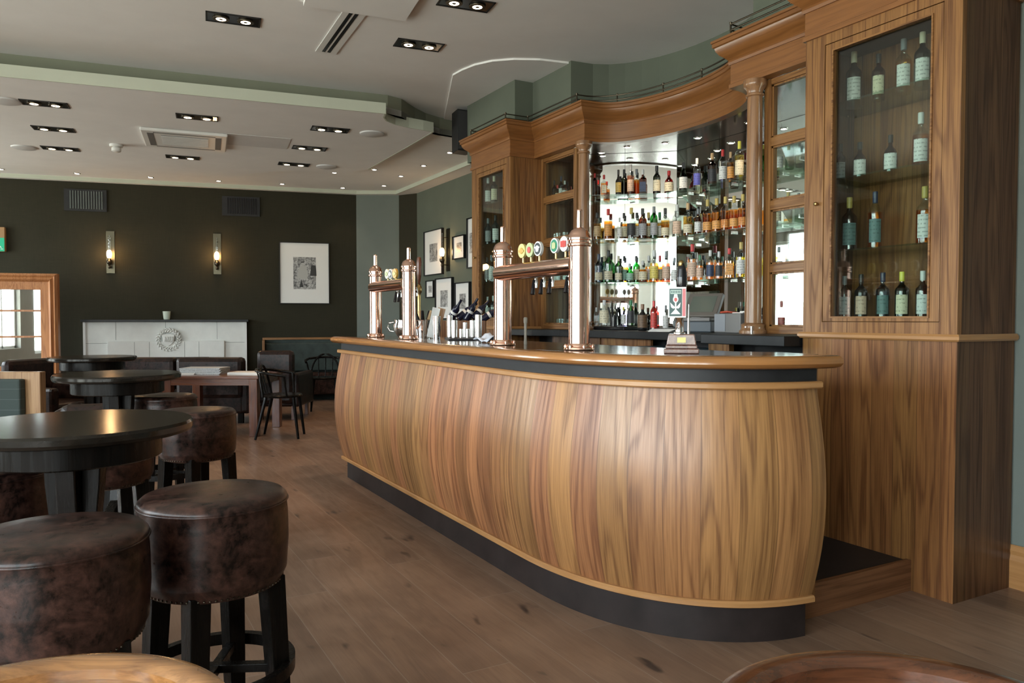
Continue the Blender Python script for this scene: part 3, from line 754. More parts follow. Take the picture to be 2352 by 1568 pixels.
m.lathe([(.006, .08), (.004, .2)], .028, 0, 0, 10); m.build('pump_column', M['chrome'], t, smooth=40)
m = MB(); m.lathe([(.009, .285), (.014, .295), (.021, .33), (.0215, .36), (.018, .395), (.011, .41), (.011, .42), (.016, .425), (.013, .437), (0, .44)][0:6]+[(.012, .41), (.008, .42), (0, .424)], 0, 0, -.05, 24)
m.build('pump_handle', M['blackgloss'], t, smooth=50)
m = MB(); m.lathe([(.0105, .355), (.013, .358), (.011, .366), (.012, .372), (.006, .38), (0, .381)], -.003, 0, 0, 20); m.build('handle_cap', M['brass'], t, smooth=50)
# pump clip board facing the front
Cx, Cz = -.018, .208
m = MB(); m.box(Cx-.036, Cx+.036, -.034, -.028, Cz-.062, Cz+.062); cl = m.build('pump_clip', WHT, t, bevel=.001)
m = MB(); m.box(Cx-.031, Cx+.019, -.0350, -.034, Cz-.056, Cz+.055); m.build('clip_field', plain('clip dark green', (.03, .08, .075), .4), cl)
m = MB(); m.box(Cx+.021, Cx+.033, -.0350, -.034, Cz-.056, Cz+.055); m.build('clip_stripe', plain('clip pink', (.6, .17, .18), .4), cl)
m = MB(); m.box(Cx-.027, Cx+.015, -.0355, -.035, Cz+.034, Cz+.050); m.build('clip_banner', plain('clip pale', (.5, .62, .55), .4), cl)
m = MB()
TX = Matrix.Translation((Cx-.006, -.0355, Cz)) @ Matrix.Rotation(pi/2, 4, 'X')
m.prism([(-.003, -.03), (.003, -.03), (.003, .005), (-.003, .005)], 0, .0008, T=TX)
m.prism([(-.011*cos(2*pi*k/16), .012+.014*sin(2*pi*k/16)) for k in range(16)], 0, .0008, T=TX)
m.prism([(-.008, .022), (.008, .022), (.006, .033), (-.006, .033)], 0, .0008, T=TX)
m.prism([(0, -.022), (-.022, 0), (-.018, -.02), (-.01, -.026)], 0, .0008, T=TX); m.prism([(0, -.022), (.02, 0), (.017, -.02), (.01, -.026)], 0, .0008, T=TX)
m.prism([(-.02, -.048), (0, -.026), (.02, -.048)], 0, .0008, T=TX)
m.build('clip_flower', WHT, cl)
m = MB(); m.prism([(-.006*cos(2*pi*k/12), .011+.008*sin(2*pi*k/12)) for k in range(12)], .0008, .0014, T=TX); m.build('clip_bloom', REDB, cl)
m = MB()
for k in range(6): m.box(Cx-.024+k*.0065, Cx-.0205+k*.0065, -.0362, -.0355, Cz+.037, Cz+.047)
m.build('clip_lettering', plain('clip dark green', (.03, .08, .075), .4), cl)

# ================================================================== BOTTLES
PROFILES = {
 'whisky': [(.9, 0), (1, .02), (1, .60), (.92, .65), (.6, .70), (.36, .74), (.32, .78), (.32, .90)],
 'tall': [(.9, 0), (1, .02), (1, .64), (.9, .70), (.5, .77), (.33, .82), (.32, .90)],
 'wine': [(.92, 0), (1, .02), (1, .58), (.94, .63), (.62, .69), (.40, .73), (.36, .78), (.36, .90)],
 'long': [(.85, 0), (.95, .03), (1, .5), (.9, .58), (.5, .66), (.36, .74), (.32, .90)],
 'round': [(.8, 0), (1, .06), (1.05, .3), (1, .48), (.8, .60), (.45, .68), (.3, .73), (.3, .88)],
 'square': [(.9, 0), (1, .02), (1, .60), (.85, .66), (.4, .70), (.3, .74), (.3, .90)],
 'champ': [(.92, 0), (1, .03), (1, .42), (.86, .55), (.55, .68), (.38, .78), (.34, .90)],
 'jug': [(.95, 0), (1, .05), (1, .50), (.8, .62), (.35, .70), (.28, .75), (.28, .90)]}
GC = {'clear': (.90, .93, .93), 'amber': (.80, .42, .10), 'gold': (.88, .62, .22), 'green': (.12, .42, .16), 'dkgreen': (.06, .13, .05), 'brown': (.30, .10, .03), 'red': (.6, .08, .05), 'black': (.03, .03, .03), 'yellow': (.92, .80, .20), 'rose': (.75, .38, .24), 'blue': (.12, .2, .3), 'lilac': (.6, .55, .75)}
LC = {'cream': (.72, .66, .48), 'white': (.75, .76, .74), 'black': (.035, .035, .04), 'gold': (.5, .36, .1), 'orange': (.75, .36, .1), 'blue': (.12, .13, .5), 'teal': (.12, .21, .21), 'yellow': (.75, .62, .15), 'pink': (.68, .48, .36), 'red': (.5, .05, .04), 'navy': (.04, .06, .12), 'tan': (.6, .42, .22), 'brown': (.14, .08, .04), 'mint': (.3, .5, .4), 'grey': (.35, .36, .38)}
CC = {'black': (.02, .02, .02), 'red': (.55, .03, .03), 'tan': (.55, .36, .18), 'cream': (.65, .6, .45), 'white': (.7, .72, .7), 'gold': (.55, .42, .12), 'grey': (.2, .22, .24), 'navy': (.04, .05, .1), 'clear': (.6, .62, .62), 'green': (.03, .2, .08), 'yellow': (.8, .72, .1), 'brown': (.2, .1, .05), 'lilac': (.4, .35, .55)}
BCACHE = {}
def glassmat(g, fill):
    cl = thin_glass('bottle glass clear', (.9, .93, .93), fmin=.03)
    if g in ('amber', 'gold', 'rose', 'yellow'): return [thin_glass('liquor '+g, GC[g], fmin=.03), cl]
    if g in ('black',): return [plain('black glass', (.012, .012, .012), .08)]*2
    gm = thin_glass('bottle glass '+g, GC[g], fmin=.04); return [gm, gm]
SHORT = [('on the floor of the nearest cabinet', 'at the bottom of the nearest cabinet'), ('shelf of the nearest cabinet', 'shelf, nearest cabinet'), (' in the row of five alike on the middle shelf', ' of five alike, middle shelf'),
 (', top shelf, nearest cabinet, beside the paned screen', ', top shelf, nearest cabinet, screen side'), ('in the rear row against the mirror', 'in the rear row')]
def bottle(x, y, z, h, kind, g, cap, lab, label, group, face=None, r=None, lz=(.12, .5), lw=1.0, name='bottle', cat='bottle', clw=.1):
    for a_, b_ in SHORT: label = label.replace(a_, b_)
    if len(label.replace('-', ' ').split()) > 16: print('LONG', label)
    r = r or h*{'whisky': .135, 'tall': .115, 'wine': .13, 'long': .115, 'round': .19, 'square': .15, 'champ': .145, 'jug': .19}[kind]
    key = (kind, round(h, 2), round(r, 3), g, cap)
    t = thing(name, label, cat, (x, y, z), group=group)
    fa = face if face is not None else atan2(-y, -x)
    t.rotation_euler = (0, 0, fa)
    pr = PROFILES[kind]; P = [(a*r, b*h) for a, b in pr]; sq = 1 if kind == 'square' else 0
    if key not in BCACHE:
        gm = glassmat(g, 0); n = len(P); mats = [0 if pr[i][1] < .58 else 1 for i in range(n-1)]
        m = MB(); m.lathe(P, seg=18, sq=sq, mats=mats); o = m.build('glass_body', gm, t, smooth=50)
        cr = P[-1][0]
        m = MB(); m.lathe([(cr*1.02, .80*h), (cr*1.22, .82*h), (cr*1.22, .985*h), (cr*1.1, h), (0, h)], seg=14)
        c = m.build('cap', plain('cap '+cap, CC[cap], .35), t, smooth=50); BCACHE[key] = (o.data, c.data)
    else:
        for nm, me in zip(('glass_body', 'cap'), BCACHE[key]):
            o = D_.objects.new(nm, me); COL.objects.link(o); o.parent = t
    if lab:
        rr = r*1.012; a = 1.15*lw; m = MB(); N = 8; z0, z1 = lz[0]*h, lz[1]*h
        if sq: m.box(r*1.0, r*1.02, -r*.75*lw, r*.75*lw, z0, z1)
        else:
            for i in range(N+1):
                q = -a+2*a*i/N
                for zz in (z0, z1): 
                    k = 1.0
                    if kind == 'round': k = 1.05
                    if kind == 'jug': k = 1.0
                    m.v.append((rr*k*cos(q), rr*k*sin(q), zz))
            for i in range(N): m.face((2*i, 2*i+2, 2*i+3, 2*i+1))
        m.build('paper_label', label_mat(LC[lab]), t, smooth=50)
    return t
# line of bottles along each shelf (halfway between shelf front and back)
MID = [((a[0]+b[0])/2, (a[1]+b[1])/2) for a, b in zip(ins, outs)]
def on_shelf(px, back=.0):
    d = ray(px, 500); best = None
    for i in range(3):
        a, b = Vector(MID[i]), Vector(MID[i+1]); e = b-a; n = Vector((e.y, -e.x)).normalized()
        # CAM + t d = a + s e
        D2 = Vector((d.x, d.y)); den = D2.x*e.y-D2.y*e.x
        if abs(den) < 1e-6: continue
        w = a-Vector((CAM.x, CAM.y)); tt = (w.x*e.y-w.y*e.x)/den; ss = (w.x*D2.y-w.y*D2.x)/den
        if -.001 <= ss <= 1.001 and tt > 0:
            p = Vector((CAM.x, CAM.y))+D2*tt; nn = n if n.dot(D2) > 0 else -n; return p+nn*back
    return None
G1, G2, G3 = 'liqueur and spirit bottles on the top glass shelf', 'whisky bottles on the middle glass shelf', 'whisky bottles on the lowest glass shelf'
T = [(1366, 52, 'tall', 'brown', 'red', None, 'dark red bottle half hidden by the distant column on the top shelf'),
 (1387, 48, 'square', 'amber', 'red', 'cream', 'squat amber liqueur bottle with red stopper beside the distant column, top shelf'),
 (1420, 59, 'long', 'black', 'black', 'gold', 'black bottle with gold script label on the top shelf'),
 (1448, 70, 'tall', 'rose', 'grey', 'pink', 'rose tinted bottle with tall grey cap on the top shelf'),
 (1476, 58, 'square', 'brown', 'clear', 'navy', 'broad brown bottle with clear stopper and small dark label, top shelf'),
 (1508, 66, 'wine', 'dkgreen', 'black', 'cream', 'dark green cognac-shaped bottle with cream label on the top shelf'),
 (1536, 54, 'round', 'red', 'red', 'cream', 'red necked round liqueur bottle with slanting cream label on the top shelf'),
 (1569, 66, 'champ', 'dkgreen', 'black', 'white', 'dark green bottle with white label at the shelf corner, top shelf'),
 (1600, 70, 'tall', 'clear', 'clear', 'blue', 'clear spirit bottle with blue label on the top shelf'),
 (1635, 74, 'whisky', 'brown', 'tan', 'black', 'brown bottle with long tan cap and black label, top shelf'),
 (1659, 77, 'tall', 'clear', 'red', 'white', 'clear bottle with red cap and white label on the top shelf'),
 (1677, 68, 'tall', 'amber', 'tan', 'orange', 'bottle with orange label and tan cap on the top shelf'),
 (1697, 88, 'tall', 'yellow', 'yellow', 'cream', 'tall yellow liqueur bottle, the tallest on the top shelf'),
 (1726, 70, 'whisky', 'red', 'black', 'yellow', 'dark red topped bottle with yellow label by the nearer column, top shelf')]
S2 = [(1372, 62, 'whisky', 'gold', 'black', 'tan', 'gold whisky bottle with tan label beside the distant column, middle shelf'),
 (1397, 70, 'whisky', 'amber', 'red', 'orange', 'amber whisky bottle with red cap and orange label, middle shelf'),
 (1423, 50, 'tall', 'clear', 'clear', 'white', 'short clear bottle with white label on the middle shelf'),
 (1450, 72, 'whisky', 'clear', 'gold', 'black', 'clear bottle with gold cap and black label on the middle shelf'),
 (1476, 70, 'whisky', 'brown', 'black', 'grey', 'dark brown whisky bottle with grey label on the middle shelf'),
 (1502, 74, 'tall', 'green', 'grey', 'grey', 'slender green bottle with grey cap on the middle shelf'),
 (1528, 70, 'whisky', 'gold', 'black', 'cream', 'pale whisky bottle with cream label and black cap, middle shelf'),
 (1555, 76, 'whisky', 'clear', 'clear', 'pink', 'pale bottle with peach label and clear stopper, middle shelf'),
 (1580, 76, 'whisky', 'gold', 'tan', 'cream', 'gold whisky bottle with tan stopper at the corner of the middle shelf'),
 (1603, 60, 'whisky', 'brown', 'grey', 'white', 'brown whisky bottle with white band label on the middle shelf')]
for i, px in enumerate((1625, 1646, 1666, 1686, 1706)):
    S2.append((px, 78, 'whisky', 'amber', 'gold', 'orange', 'amber whisky bottle with orange label, %s in the row of five alike on the middle shelf' % ('first', 'second', 'third', 'fourth', 'last')[i]))
S2.append((1725, 66, 'whisky', 'clear', 'red', 'white', 'clear bottle close to the nearer column on the middle shelf'))
S3 = [(1376, 66, 'whisky', 'blue', 'navy', 'cream', 'dark blue bottle with cream band beside the distant column, lowest shelf'),
 (1398, 74, 'whisky', 'green', 'black', 'cream', 'bright green whisky bottle with cream label on the lowest shelf'),
 (1421, 62, 'whisky', 'dkgreen', 'cream', 'cream', 'olive green bottle with low cream label on the lowest shelf'),
 (1447, 44, 'round', 'green', 'clear', 'mint', 'squat round green bottle with mint label on the lowest shelf'),
 (1477, 50, 'round', 'amber', 'clear', 'cream', 'squat round amber bottle with cream label on the lowest shelf'),
 (1503, 74, 'whisky', 'gold', 'clear', 'yellow', 'golden bottle with clear stopper and pale yellow label, lowest shelf'),
 (1531, 72, 'whisky', 'rose', 'grey', 'pink', 'rosy whisky bottle with pink label on the lowest shelf'),
 (1550, 56, 'whisky', 'clear', 'grey', 'white', 'small clear bottle beside the black pump handle, lowest shelf'),
 (1591, 84, 'whisky', 'amber', 'red', 'pink', 'amber whisky bottle with tall red cap and peach label, lowest shelf'),
 (1608, 58, 'whisky', 'amber', 'green', 'pink', 'short amber bottle with green cap and pink label on the lowest shelf'),
 (1632, 68, 'whisky', 'amber', 'white', 'navy', 'amber bottle with tall navy label and white cap on the lowest shelf'),
 (1652, 64, 'whisky', 'amber', 'clear', 'black', 'amber bottle with black label and clear stopper on the lowest shelf'),
 (1676, 70, 'square', 'gold', 'red', 'orange', 'square shouldered bottle with broad red stopper and orange label, lowest shelf'),
 (1703, 82, 'whisky', 'yellow', 'gold', 'white', 'yellow whisky bottle with long white label on the lowest shelf'),
 (1723, 84, 'whisky', 'yellow', 'tan', 'cream', 'pale yellow bottle nearest the nearer column on the lowest shelf')]
for z, rows, grp in ((2.305, T, G1), (1.93, S2, G2), (1.56, S3, G3)):
    for k, (px, hp_, kind, g, cap, lab, txt) in enumerate(rows):
        p = on_shelf(px, back=0); dep = (Vector((p.x, p.y, 0))-Vector((CAM.x, CAM.y, 0))).dot(FW)
        h = hp_/FPX*dep; lz = (.12, .5)
        if lab in ('cream',) and kind == 'whisky': lz = (.1, .36)
        if 'row of five' in txt: lz = (.1, .34)
        bottle(p.x, p.y, z, h, kind, g, cap, lab, txt, grp, lz=lz)
        if 'row of five' in txt:
            pass
# shorter second row standing by the mirror, between the front ones
back = [(1433, 1.93, 'amber', 'black', 'cream'), (1463, 1.93, 'gold', 'black', 'white'), (1490, 1.93, 'amber', 'gold', 'cream'), (1516, 1.93, 'gold', 'green', 'white'), (1543, 1.93, 'gold', 'clear', 'cream'),
        (1388, 1.56, 'green', 'cream', 'cream'), (1434, 1.56, 'gold', 'black', 'mint'), (1462, 1.56, 'green', 'black', 'cream'), (1491, 1.56, 'gold', 'clear', 'white'), (1517, 1.56, 'amber', 'red', 'cream'),
        (1433, 2.305, 'dkgreen', 'black', None), (1462, 2.305, 'amber', 'grey', None)]
for i, (px, z, g, cap, lab) in enumerate(back):
    p = on_shelf(px, back=.065); w_ = {2.305: 'top', 1.93: 'middle', 1.56: 'lowest'}[z]
    lm = {1433: 'second', 1463: 'third', 1490: 'fourth', 1516: 'fifth', 1543: 'sixth', 1388: 'first', 1434: 'second', 1462: 'third', 1491: 'fourth', 1517: 'fifth'}[px]
    bottle(p.x, p.y, z, .235, 'whisky', g, cap, lab, '%s bottle in the rear row against the mirror, %s from the distant column, %s shelf' % ({'dkgreen': 'dark green'}.get(g, g), lm, w_), 'bottles in the rear row by the mirror', r=.030)

p = on_shelf(1712, back=.06); bottle(p.x, p.y, 2.305, .24, 'whisky', 'green', 'yellow', 'cream', 'pale green bottle behind the tall yellow one on the top shelf', G1, r=.03)
# on the back counter
ZC = 1.16
G4 = 'bottles on the black back counter'
def on_c(px, x): 
    d = ray(px, 700); tt = x/d.x; return Vector((x, d.y*tt))
cnt = [(1388, 3.72, .215, 'jug', 'clear', 'clear', 'cream', 'squat clear bottle with white label on the back counter by the distant column'),
 (1432, 3.85, .16, 'whisky', 'lilac', 'yellow', 'white', 'small lilac bottle with yellow cap on the back counter'),
 (1449, 3.85, .21, 'champ', 'dkgreen', 'green', 'black', 'dark green bottle with black label and green collar on the back counter'),
 (1476, 3.65, .20, 'round', 'black', 'brown', 'brown', 'dark brown liqueur bottle with wide shoulders on the back counter'),
 (1502, 3.60, .22, 'tall', 'red', 'red', 'red', 'red and black spirit bottle on the back counter'),
 (1529, 3.70, .19, 'tall', 'clear', 'grey', 'white', 'frosted white spirit bottle on the back counter beside the pump clip'),
 (1370, 3.82, .19, 'tall', 'clear', 'clear', None, 'plain clear decanter bottle tucked behind the distant column')]
for px, x, h, kind, g, cap, lab, txt in cnt:
    p = on_c(px, x); bottle(p.x, p.y, ZC+(.03 if px in (1388, 1432, 1449) else 0), h, kind, g, cap, lab, txt, G4, lz=(.12, .6))
# black tray under them
p = on_c(1424, 3.78)
m = MB(); m.box(p.x-.12, p.x+.14, p.y-.21, p.y+.20, ZC, ZC+.03); tag(m.build('black_tray', M['blackgloss'], bevel=.006), 'low black plastic tray under the bottles on the back counter', 'tray')
p = on_c(1410, 3.76)
t = thing('utensil_holder', 'black holder with fanned dark bar tools on the black tray', 'holder', (p.x, p.y, ZC+.03))
MB().lathe([(.03, 0), (.032, .09), (.028, .09), (.027, .01)], seg=16).build('holder_cup', M['blackgloss'], t, smooth=40)
for k in range(5):
    a = 2*pi*k/5; m = MB(); m.tube([(.01*cos(a), .01*sin(a), .012), (.045*cos(a), .045*sin(a), .155)], .006, 8, rs=[.005, .009]); m.build('bar_tool', M['black'], t, smooth=50)
# napkins
p = on_c(1523, 3.55); m = MB()
for k in range(5): m.box(-.06, .06, -.085, .085, k*.004, k*.004+.0035, T=Matrix.Translation((p.x+.004*k, p.y, ZC)) @ Matrix.Rotation(R(20+k*6), 4, 'Z'))
tag(m.build('napkin_stack', M['cream']), 'loose stack of white napkins on the back counter', 'napkins')
# till
p = on_c(1612, 3.72); t = thing('till_terminal', 'grey touch screen till with tilted display on the back counter', 'till', (p.x, p.y, ZC), rz=R(180+18)); t.scale = (.86, .86, .86)
m = MB(); m.box(-.13, .13, -.15, .15, 0, .085); m.build('till_base', plain('till dark', (.06, .075, .09), .4), t, bevel=.008)
m = MB(); m.box(-.10, .13, -.14, .14, .085, .115); m.build('till_plinth', M['grey'], t, bevel=.006)
TT = Matrix.Translation((.03, 0, .115)) @ Matrix.Rotation(R(-32), 4, 'Y')
m = MB(); m.box(-.02, .02, -.15, .15, 0, .22, T=TT); h_ = m.build('display_housing', plain('till taupe', (.13, .115, .10), .4), t, bevel=.006)
m = MB(); m.box(.02, .022, -.11, .11, .04, .19, T=TT); m.build('display_screen', plain('till screen', (.10, .12, .10), .15), h_)
m = MB(); m.box(.08, .132, -.02, .06, .1155, .1165); m.build('receipt', M['paper'], t)
# printer box, red cloth & papers
p = on_c(1690, 3.66); t = thing('receipt_printer', 'grey box-shaped receipt printer on the back counter beside the till', 'printer', (p.x, p.y, ZC))
m = MB(); m.box(-.09, .09, -.13, .10, 0, .125); m.build('printer_body', plain('printer grey', (.17, .165, .16), .45), t, bevel=.006)
m = MB(); m.box(-.093, -.09, .0, .095, .01, .12); m.build('front_panel', plain('printer pale grey', (.26, .28, .31), .4), t)
t2 = MB(); t2.prism([(-.03, -.0), (.0, .09), (.12, .12), (.15, .02), (.05, -.03)], 0, .012, T=Matrix.Translation((p.x-.04, p.y+.01, ZC+.127)) @ Matrix.Rotation(R(8), 4, 'Y'))
tag(t2.build('red_plate', M['red'], bevel=.003), 'orange red plastic dish lying on top of the receipt printer', 'dish')
m = MB(); m.box(-.05, .05, -.06, .03, 0, .006); m.box(-.03, .06, -.07, .0, .006, .014, T=Matrix.Rotation(R(25), 4, 'Z'))
for i, v in enumerate(m.v): m.v[i] = (v[0]+p.x, v[1]+p.y-.05, v[2]+ZC+.1255)
tag(m.build('folded_papers', M['cream']), 'crumpled cream papers on top of the receipt printer', 'paper')
for k, px in enumerate((1714, 1727)):
    p = on_c(px, 3.5); m = MB(); m.lathe([(.009, 0), (.01, .045), (.008, .045), (.007, .004)], p.x, p.y, ZC, 14)
    tag(m.build('shot_measure', M['steel'], smooth=40), 'tiny steel measure by the nearer column, %s' % ('closer to the printer' if k == 0 else 'closer to the column'), 'measure', 'steel measures by the column')

# glassware seen through the paned screens
NTH = ('first', 'second', 'third', 'fourth', 'fifth')
for (y0, y1, ya, yb, nm, lv) in ((5.50, 5.90, 5.725, 5.965, 'beside distant cabinet', (1.56, 1.93, 2.305)), (2.86, 3.28, 2.83, 3.03, 'beside nearest cabinet', (1.56, 1.93))):
    for zz, wn in ((1.16, 'on the counter'), (1.56, 'on a low shelf'), (1.93, 'on a high shelf')):
        n = 5 if zz < 1.2 else 3
        for k in range(n):
            y = y0+(y1-y0)*(k+.5)/n if zz < 1.2 else ya+(yb-ya)*(k+.5)/n
            x = 3.71 if k % 2 else 3.735
            m = MB(); r = .026; m.lathe([(r*.85, 0), (r, .09), (r*.93, .09), (r*.78, .006), (0, .006)], x, y, zz, 16)
            tag(m.build('glass_tumbler', M['tumbler'], smooth=40), 'clear tumbler %s behind the screen %s, %s in its row' % (wn, nm, NTH[k]), 'glass', 'tumblers behind the paned screens')
    for zz in lv:
        m = MB(); m.box(3.665, 3.785, ya-.015, yb+.01, zz-.008, zz-.0002)
        tag(m.build('side_shelf', M['shelfglass']), 'short glass shelf behind the screen %s, %s' % (nm, {1.56: 'lowest', 1.93: 'middle', 2.305: 'highest'}[zz]), 'shelf', 'short glass shelves behind the screens')
for k, (y, g, cap, lab, h, tx) in enumerate(((5.935, 'black', 'black', None, .20, 'black bottle'), (5.88, 'amber', 'red', 'cream', .15, 'amber bottle with red cap'), (5.82, 'blue', 'navy', 'white', .22, 'tall navy bottle'), (5.76, 'brown', 'clear', 'white', .17, 'brown bottle'))):
    bottle(3.73, y, 2.305, h, 'whisky', g, cap, lab, tx+' on the highest shelf behind the screen beside distant cabinet', 'bottles behind the distant screen', r=.024)
for (px, z, hp_, g, cap, lab, tx) in ((1788, 2.305, 66, 'clear', 'grey', 'white', 'clear bottle'), (1812, 2.305, 74, 'green', 'green', None, 'bright green bottle'), (1835, 2.305, 62, 'brown', 'black', 'cream', 'brown bottle'),
        (1786, 1.93, 60, 'clear', 'clear', 'cream', 'clear bottle'), (1810, 1.93, 70, 'gold', 'gold', 'white', 'gold bottle'), (1834, 1.93, 64, 'green', 'grey', 'mint', 'green bottle'),
        (1790, 1.56, 66, 'clear', 'grey', 'white', 'clear bottle'), (1815, 1.56, 74, 'rose', 'clear', 'white', 'rosy bottle'), (1838, 1.56, 60, 'gold', 'black', 'cream', 'gold bottle')):
    p = on_shelf(px); dep = Vector((p.x, p.y, 0)).dot(FW)
    bottle(p.x, p.y, z, hp_/FPX*dep, 'whisky', g, cap, lab, '%s on the %s shelf seen through the screen beside nearest cabinet' % (tx, {2.305: 'top', 1.93: 'middle', 1.56: 'lowest'}[z]), 'bottles seen through the nearer screen')
p = on_c(1795, 3.72); bottle(p.x, p.y, 1.16, .20, 'tall', 'clear', 'red', 'red', 'red and silver bottle on the counter seen through the screen beside nearest cabinet', 'bottles on the black back counter')

# cabinet bottles
def cab_bottles(rows, X, grp, where, pxs=None):
    for (px, zi, dy, kind, g, cap, lab, txt) in rows:
        z = ([1.245]+SH)[zi]; d = ray(px, 500); tt = X/d.x; y = d.y*tt; dep = (Vector((X, y, 0))).dot(FW)
        h = dy/FPX*dep
        bottle(X, y, z+.0005, h, kind, g, cap, lab, txt, grp, lz=(.12, .52), r=min(h*.17, .048) if kind in ('round', 'jug') else None, lw=.8)
GR = 'bottles in the nearest oak cabinet'
cab_bottles([(1957, 3, 126, 'whisky', 'dkgreen', 'cream', 'white', 'green whisky bottle with tall white label, top shelf of the nearest cabinet, beside the paned screen'),
 (2013, 3, 106, 'whisky', 'brown', 'black', 'cream', 'brown bottle with black cap and cream label, top shelf of the nearest cabinet'),
 (2070, 3, 124, 'whisky', 'gold', 'grey', 'white', 'light gold whisky bottle with narrow white label, top shelf of the nearest cabinet'),
 (2113, 3, 128, 'whisky', 'dkgreen', 'cream', 'white', 'green bottle with ruled white label by the door stile, top shelf, nearest cabinet'),
 (1973, 2, 86, 'round', 'brown', 'black', 'white', 'dark round bottle with black cap and low white label, second shelf of the nearest cabinet'),
 (2043, 2, 90, 'round', 'brown', 'black', 'white', 'round amber brown bottle beside the white capped one, second shelf of the nearest cabinet'),
 (2112, 2, 128, 'whisky', 'amber', 'white', 'white', 'amber bottle with white cap and tall white label, second shelf of the nearest cabinet'),
 (1929, 2, 90, 'whisky', 'black', 'black', 'grey', 'shadowed dark bottle in the corner of the second shelf, nearest cabinet'),
 (1951, 1, 124, 'whisky', 'brown', 'gold', 'teal', 'brown bottle with oval teal label, third shelf of the nearest cabinet'),
 (2010, 1, 132, 'tall', 'amber', 'navy', 'teal', 'amber bottle with cream band and blue oval, third shelf of the nearest cabinet'),
 (2124, 1, 134, 'whisky', 'amber', 'gold', 'white', 'bottle with white label half behind the door stile, third shelf of the nearest cabinet'),
 (1942, 0, 100, 'whisky', 'black', 'grey', 'grey', 'black bottle with grey label on the floor of the nearest cabinet'),
 (1980, 0, 104, 'whisky', 'black', 'black', 'pink', 'black bottle with salmon label on the floor of the nearest cabinet'),
 (2030, 0, 108, 'whisky', 'blue', 'navy', 'teal', 'blue bottle with teal label on the floor of the nearest cabinet'),
 (2074, 0, 110, 'whisky', 'dkgreen', 'yellow', 'cream', 'dark green bottle with yellow cap and cream label on the floor of the nearest cabinet'),
 (2122, 0, 112, 'whisky', 'brown', 'white', 'white', 'brown bottle with white cap by the door stile on the floor of the nearest cabinet')], 3.50, GR, '')
GL = 'bottles in the oak cabinet by the pictures'
cab_bottles([(1121, 3, 62, 'whisky', 'clear', 'clear', 'white', 'pale bottle with white label, top shelf of the cabinet by the pictures'),
 (1135, 3, 62, 'whisky', 'dkgreen', 'cream', 'cream', 'bottle with long cream label, top shelf of the cabinet by the pictures'),
 (1121, 2, 60, 'whisky', 'black', 'grey', 'grey', 'dark bottle with grey label, second shelf of the cabinet by the pictures'),
 (1138, 2, 64, 'whisky', 'dkgreen', 'black', 'white', 'dark green bottle with white label, second shelf of the cabinet by the pictures'),
 (1119, 1, 58, 'whisky', 'brown', 'black', 'grey', 'dark bottle, third shelf of the cabinet by the pictures'),
 (1129, 1, 62, 'whisky', 'clear', 'grey', 'white', 'clear bottle with white label, third shelf of the cabinet by the pictures'),
 (1120, 0, 52, 'whisky', 'brown', 'clear', 'white', 'bottle on the floor of the cabinet by the pictures, away from the copper font'),
 (1133, 0, 54, 'whisky', 'black', 'clear', 'white', 'bottle on the floor of the cabinet by the pictures, beside the copper font')], 3.40, GL, '')

# ================================================================== THINGS ON THE BAR
ZB = 1.109
def cyl_can(px, D, h, r, txt):
    p = at(px, D); m = MB(); m.lathe([(r*.97, 0), (r, .003), (r, h-.002), (r*.97, h), (r*.9, h), (r*.88, .01), (0, .008)], p.x, p.y, ZB+.012, 28)
    tag(m.build('steel_canister', M['steel'], smooth=40), txt, 'canister', 'steel canisters on the bar mat')
pm = at(1060, 5.2); 
tt_ = MB(); tt_.box(-.2, .2, -.12, .12, 0, .011, T=Matrix.Translation((pm.x+.02, pm.y, ZB)) @ Matrix.Rotation(R(70), 4, 'Z')); tag(tt_.build('bar_mat', M['black'], bevel=.003), 'black rubber mat holding the steel canisters on the bar', 'mat')
cyl_can(1033, 5.25, .155, .021, 'tall steel canister at the edge of the mat towards the distant font')
cyl_can(1044, 5.12, .12, .020, 'shorter steel canister directly in front of the tall one at the mat edge')
cyl_can(1059, 5.12, .062, .014, 'small steel canister, first of the low ones on the mat')
cyl_can(1068, 5.22, .105, .015, 'mid-height steel canister rising behind the low ones')
cyl_can(1074, 5.10, .062, .014, 'small steel canister, second of the low ones on the mat')
cyl_can(1085, 5.18, .12, .018, 'steel canister between the low ones and the tallest one')
cyl_can(1099, 5.14, .158, .024, 'widest and tallest steel canister nearest the near copper font')
# crystal bowl, bucket with menus
p = at(928, 5.75); t = thing('glass_punch_jug', 'shiny silver jug with curved handle behind the distant copper font', 'jug', (p.x, p.y, ZB))
MB().lathe([(.04, 0), (.055, .02), (.075, .06), (.078, .09), (.068, .12), (.07, .135), (.066, .135), (.06, .1), (.05, .02), (0, .015)], seg=28).build('jug_body', M['chrome'], t, smooth=50)
m = MB(); m.tube([(-.07, .035, .115), (-.1, .05, .11), (-.11, .055, .08), (-.095, .048, .05), (-.068, .034, .045)], .006, 8); m.build('jug_handle', M['chrome'], t, smooth=60)
p = at(973, 5.62); t = thing('ice_bucket', 'steel ice bucket full of small bottles beside the distant copper font', 'bucket', (p.x, p.y, ZB))
MB().lathe([(.055, 0), (.072, .13), (.074, .135), (.069, .135), (.052, .008), (0, .006)], seg=28).build('bucket_body', M['chrome'], t, smooth=50)
for k in range(5):
    a = 2*pi*k/5+.4; cm = (M['blackgloss'], plain('cork', (.5, .33, .17), .6), M['black'])[k % 3]
    m = MB(); m.tube([(.01*cos(a), .01*sin(a), .02), (.04*cos(a), .04*sin(a), .13), (.062*cos(a), .062*sin(a), .20)], .012, 10, rs=[.014, .014, .010]); m.build('bucket_bottle', cm, t, smooth=60)
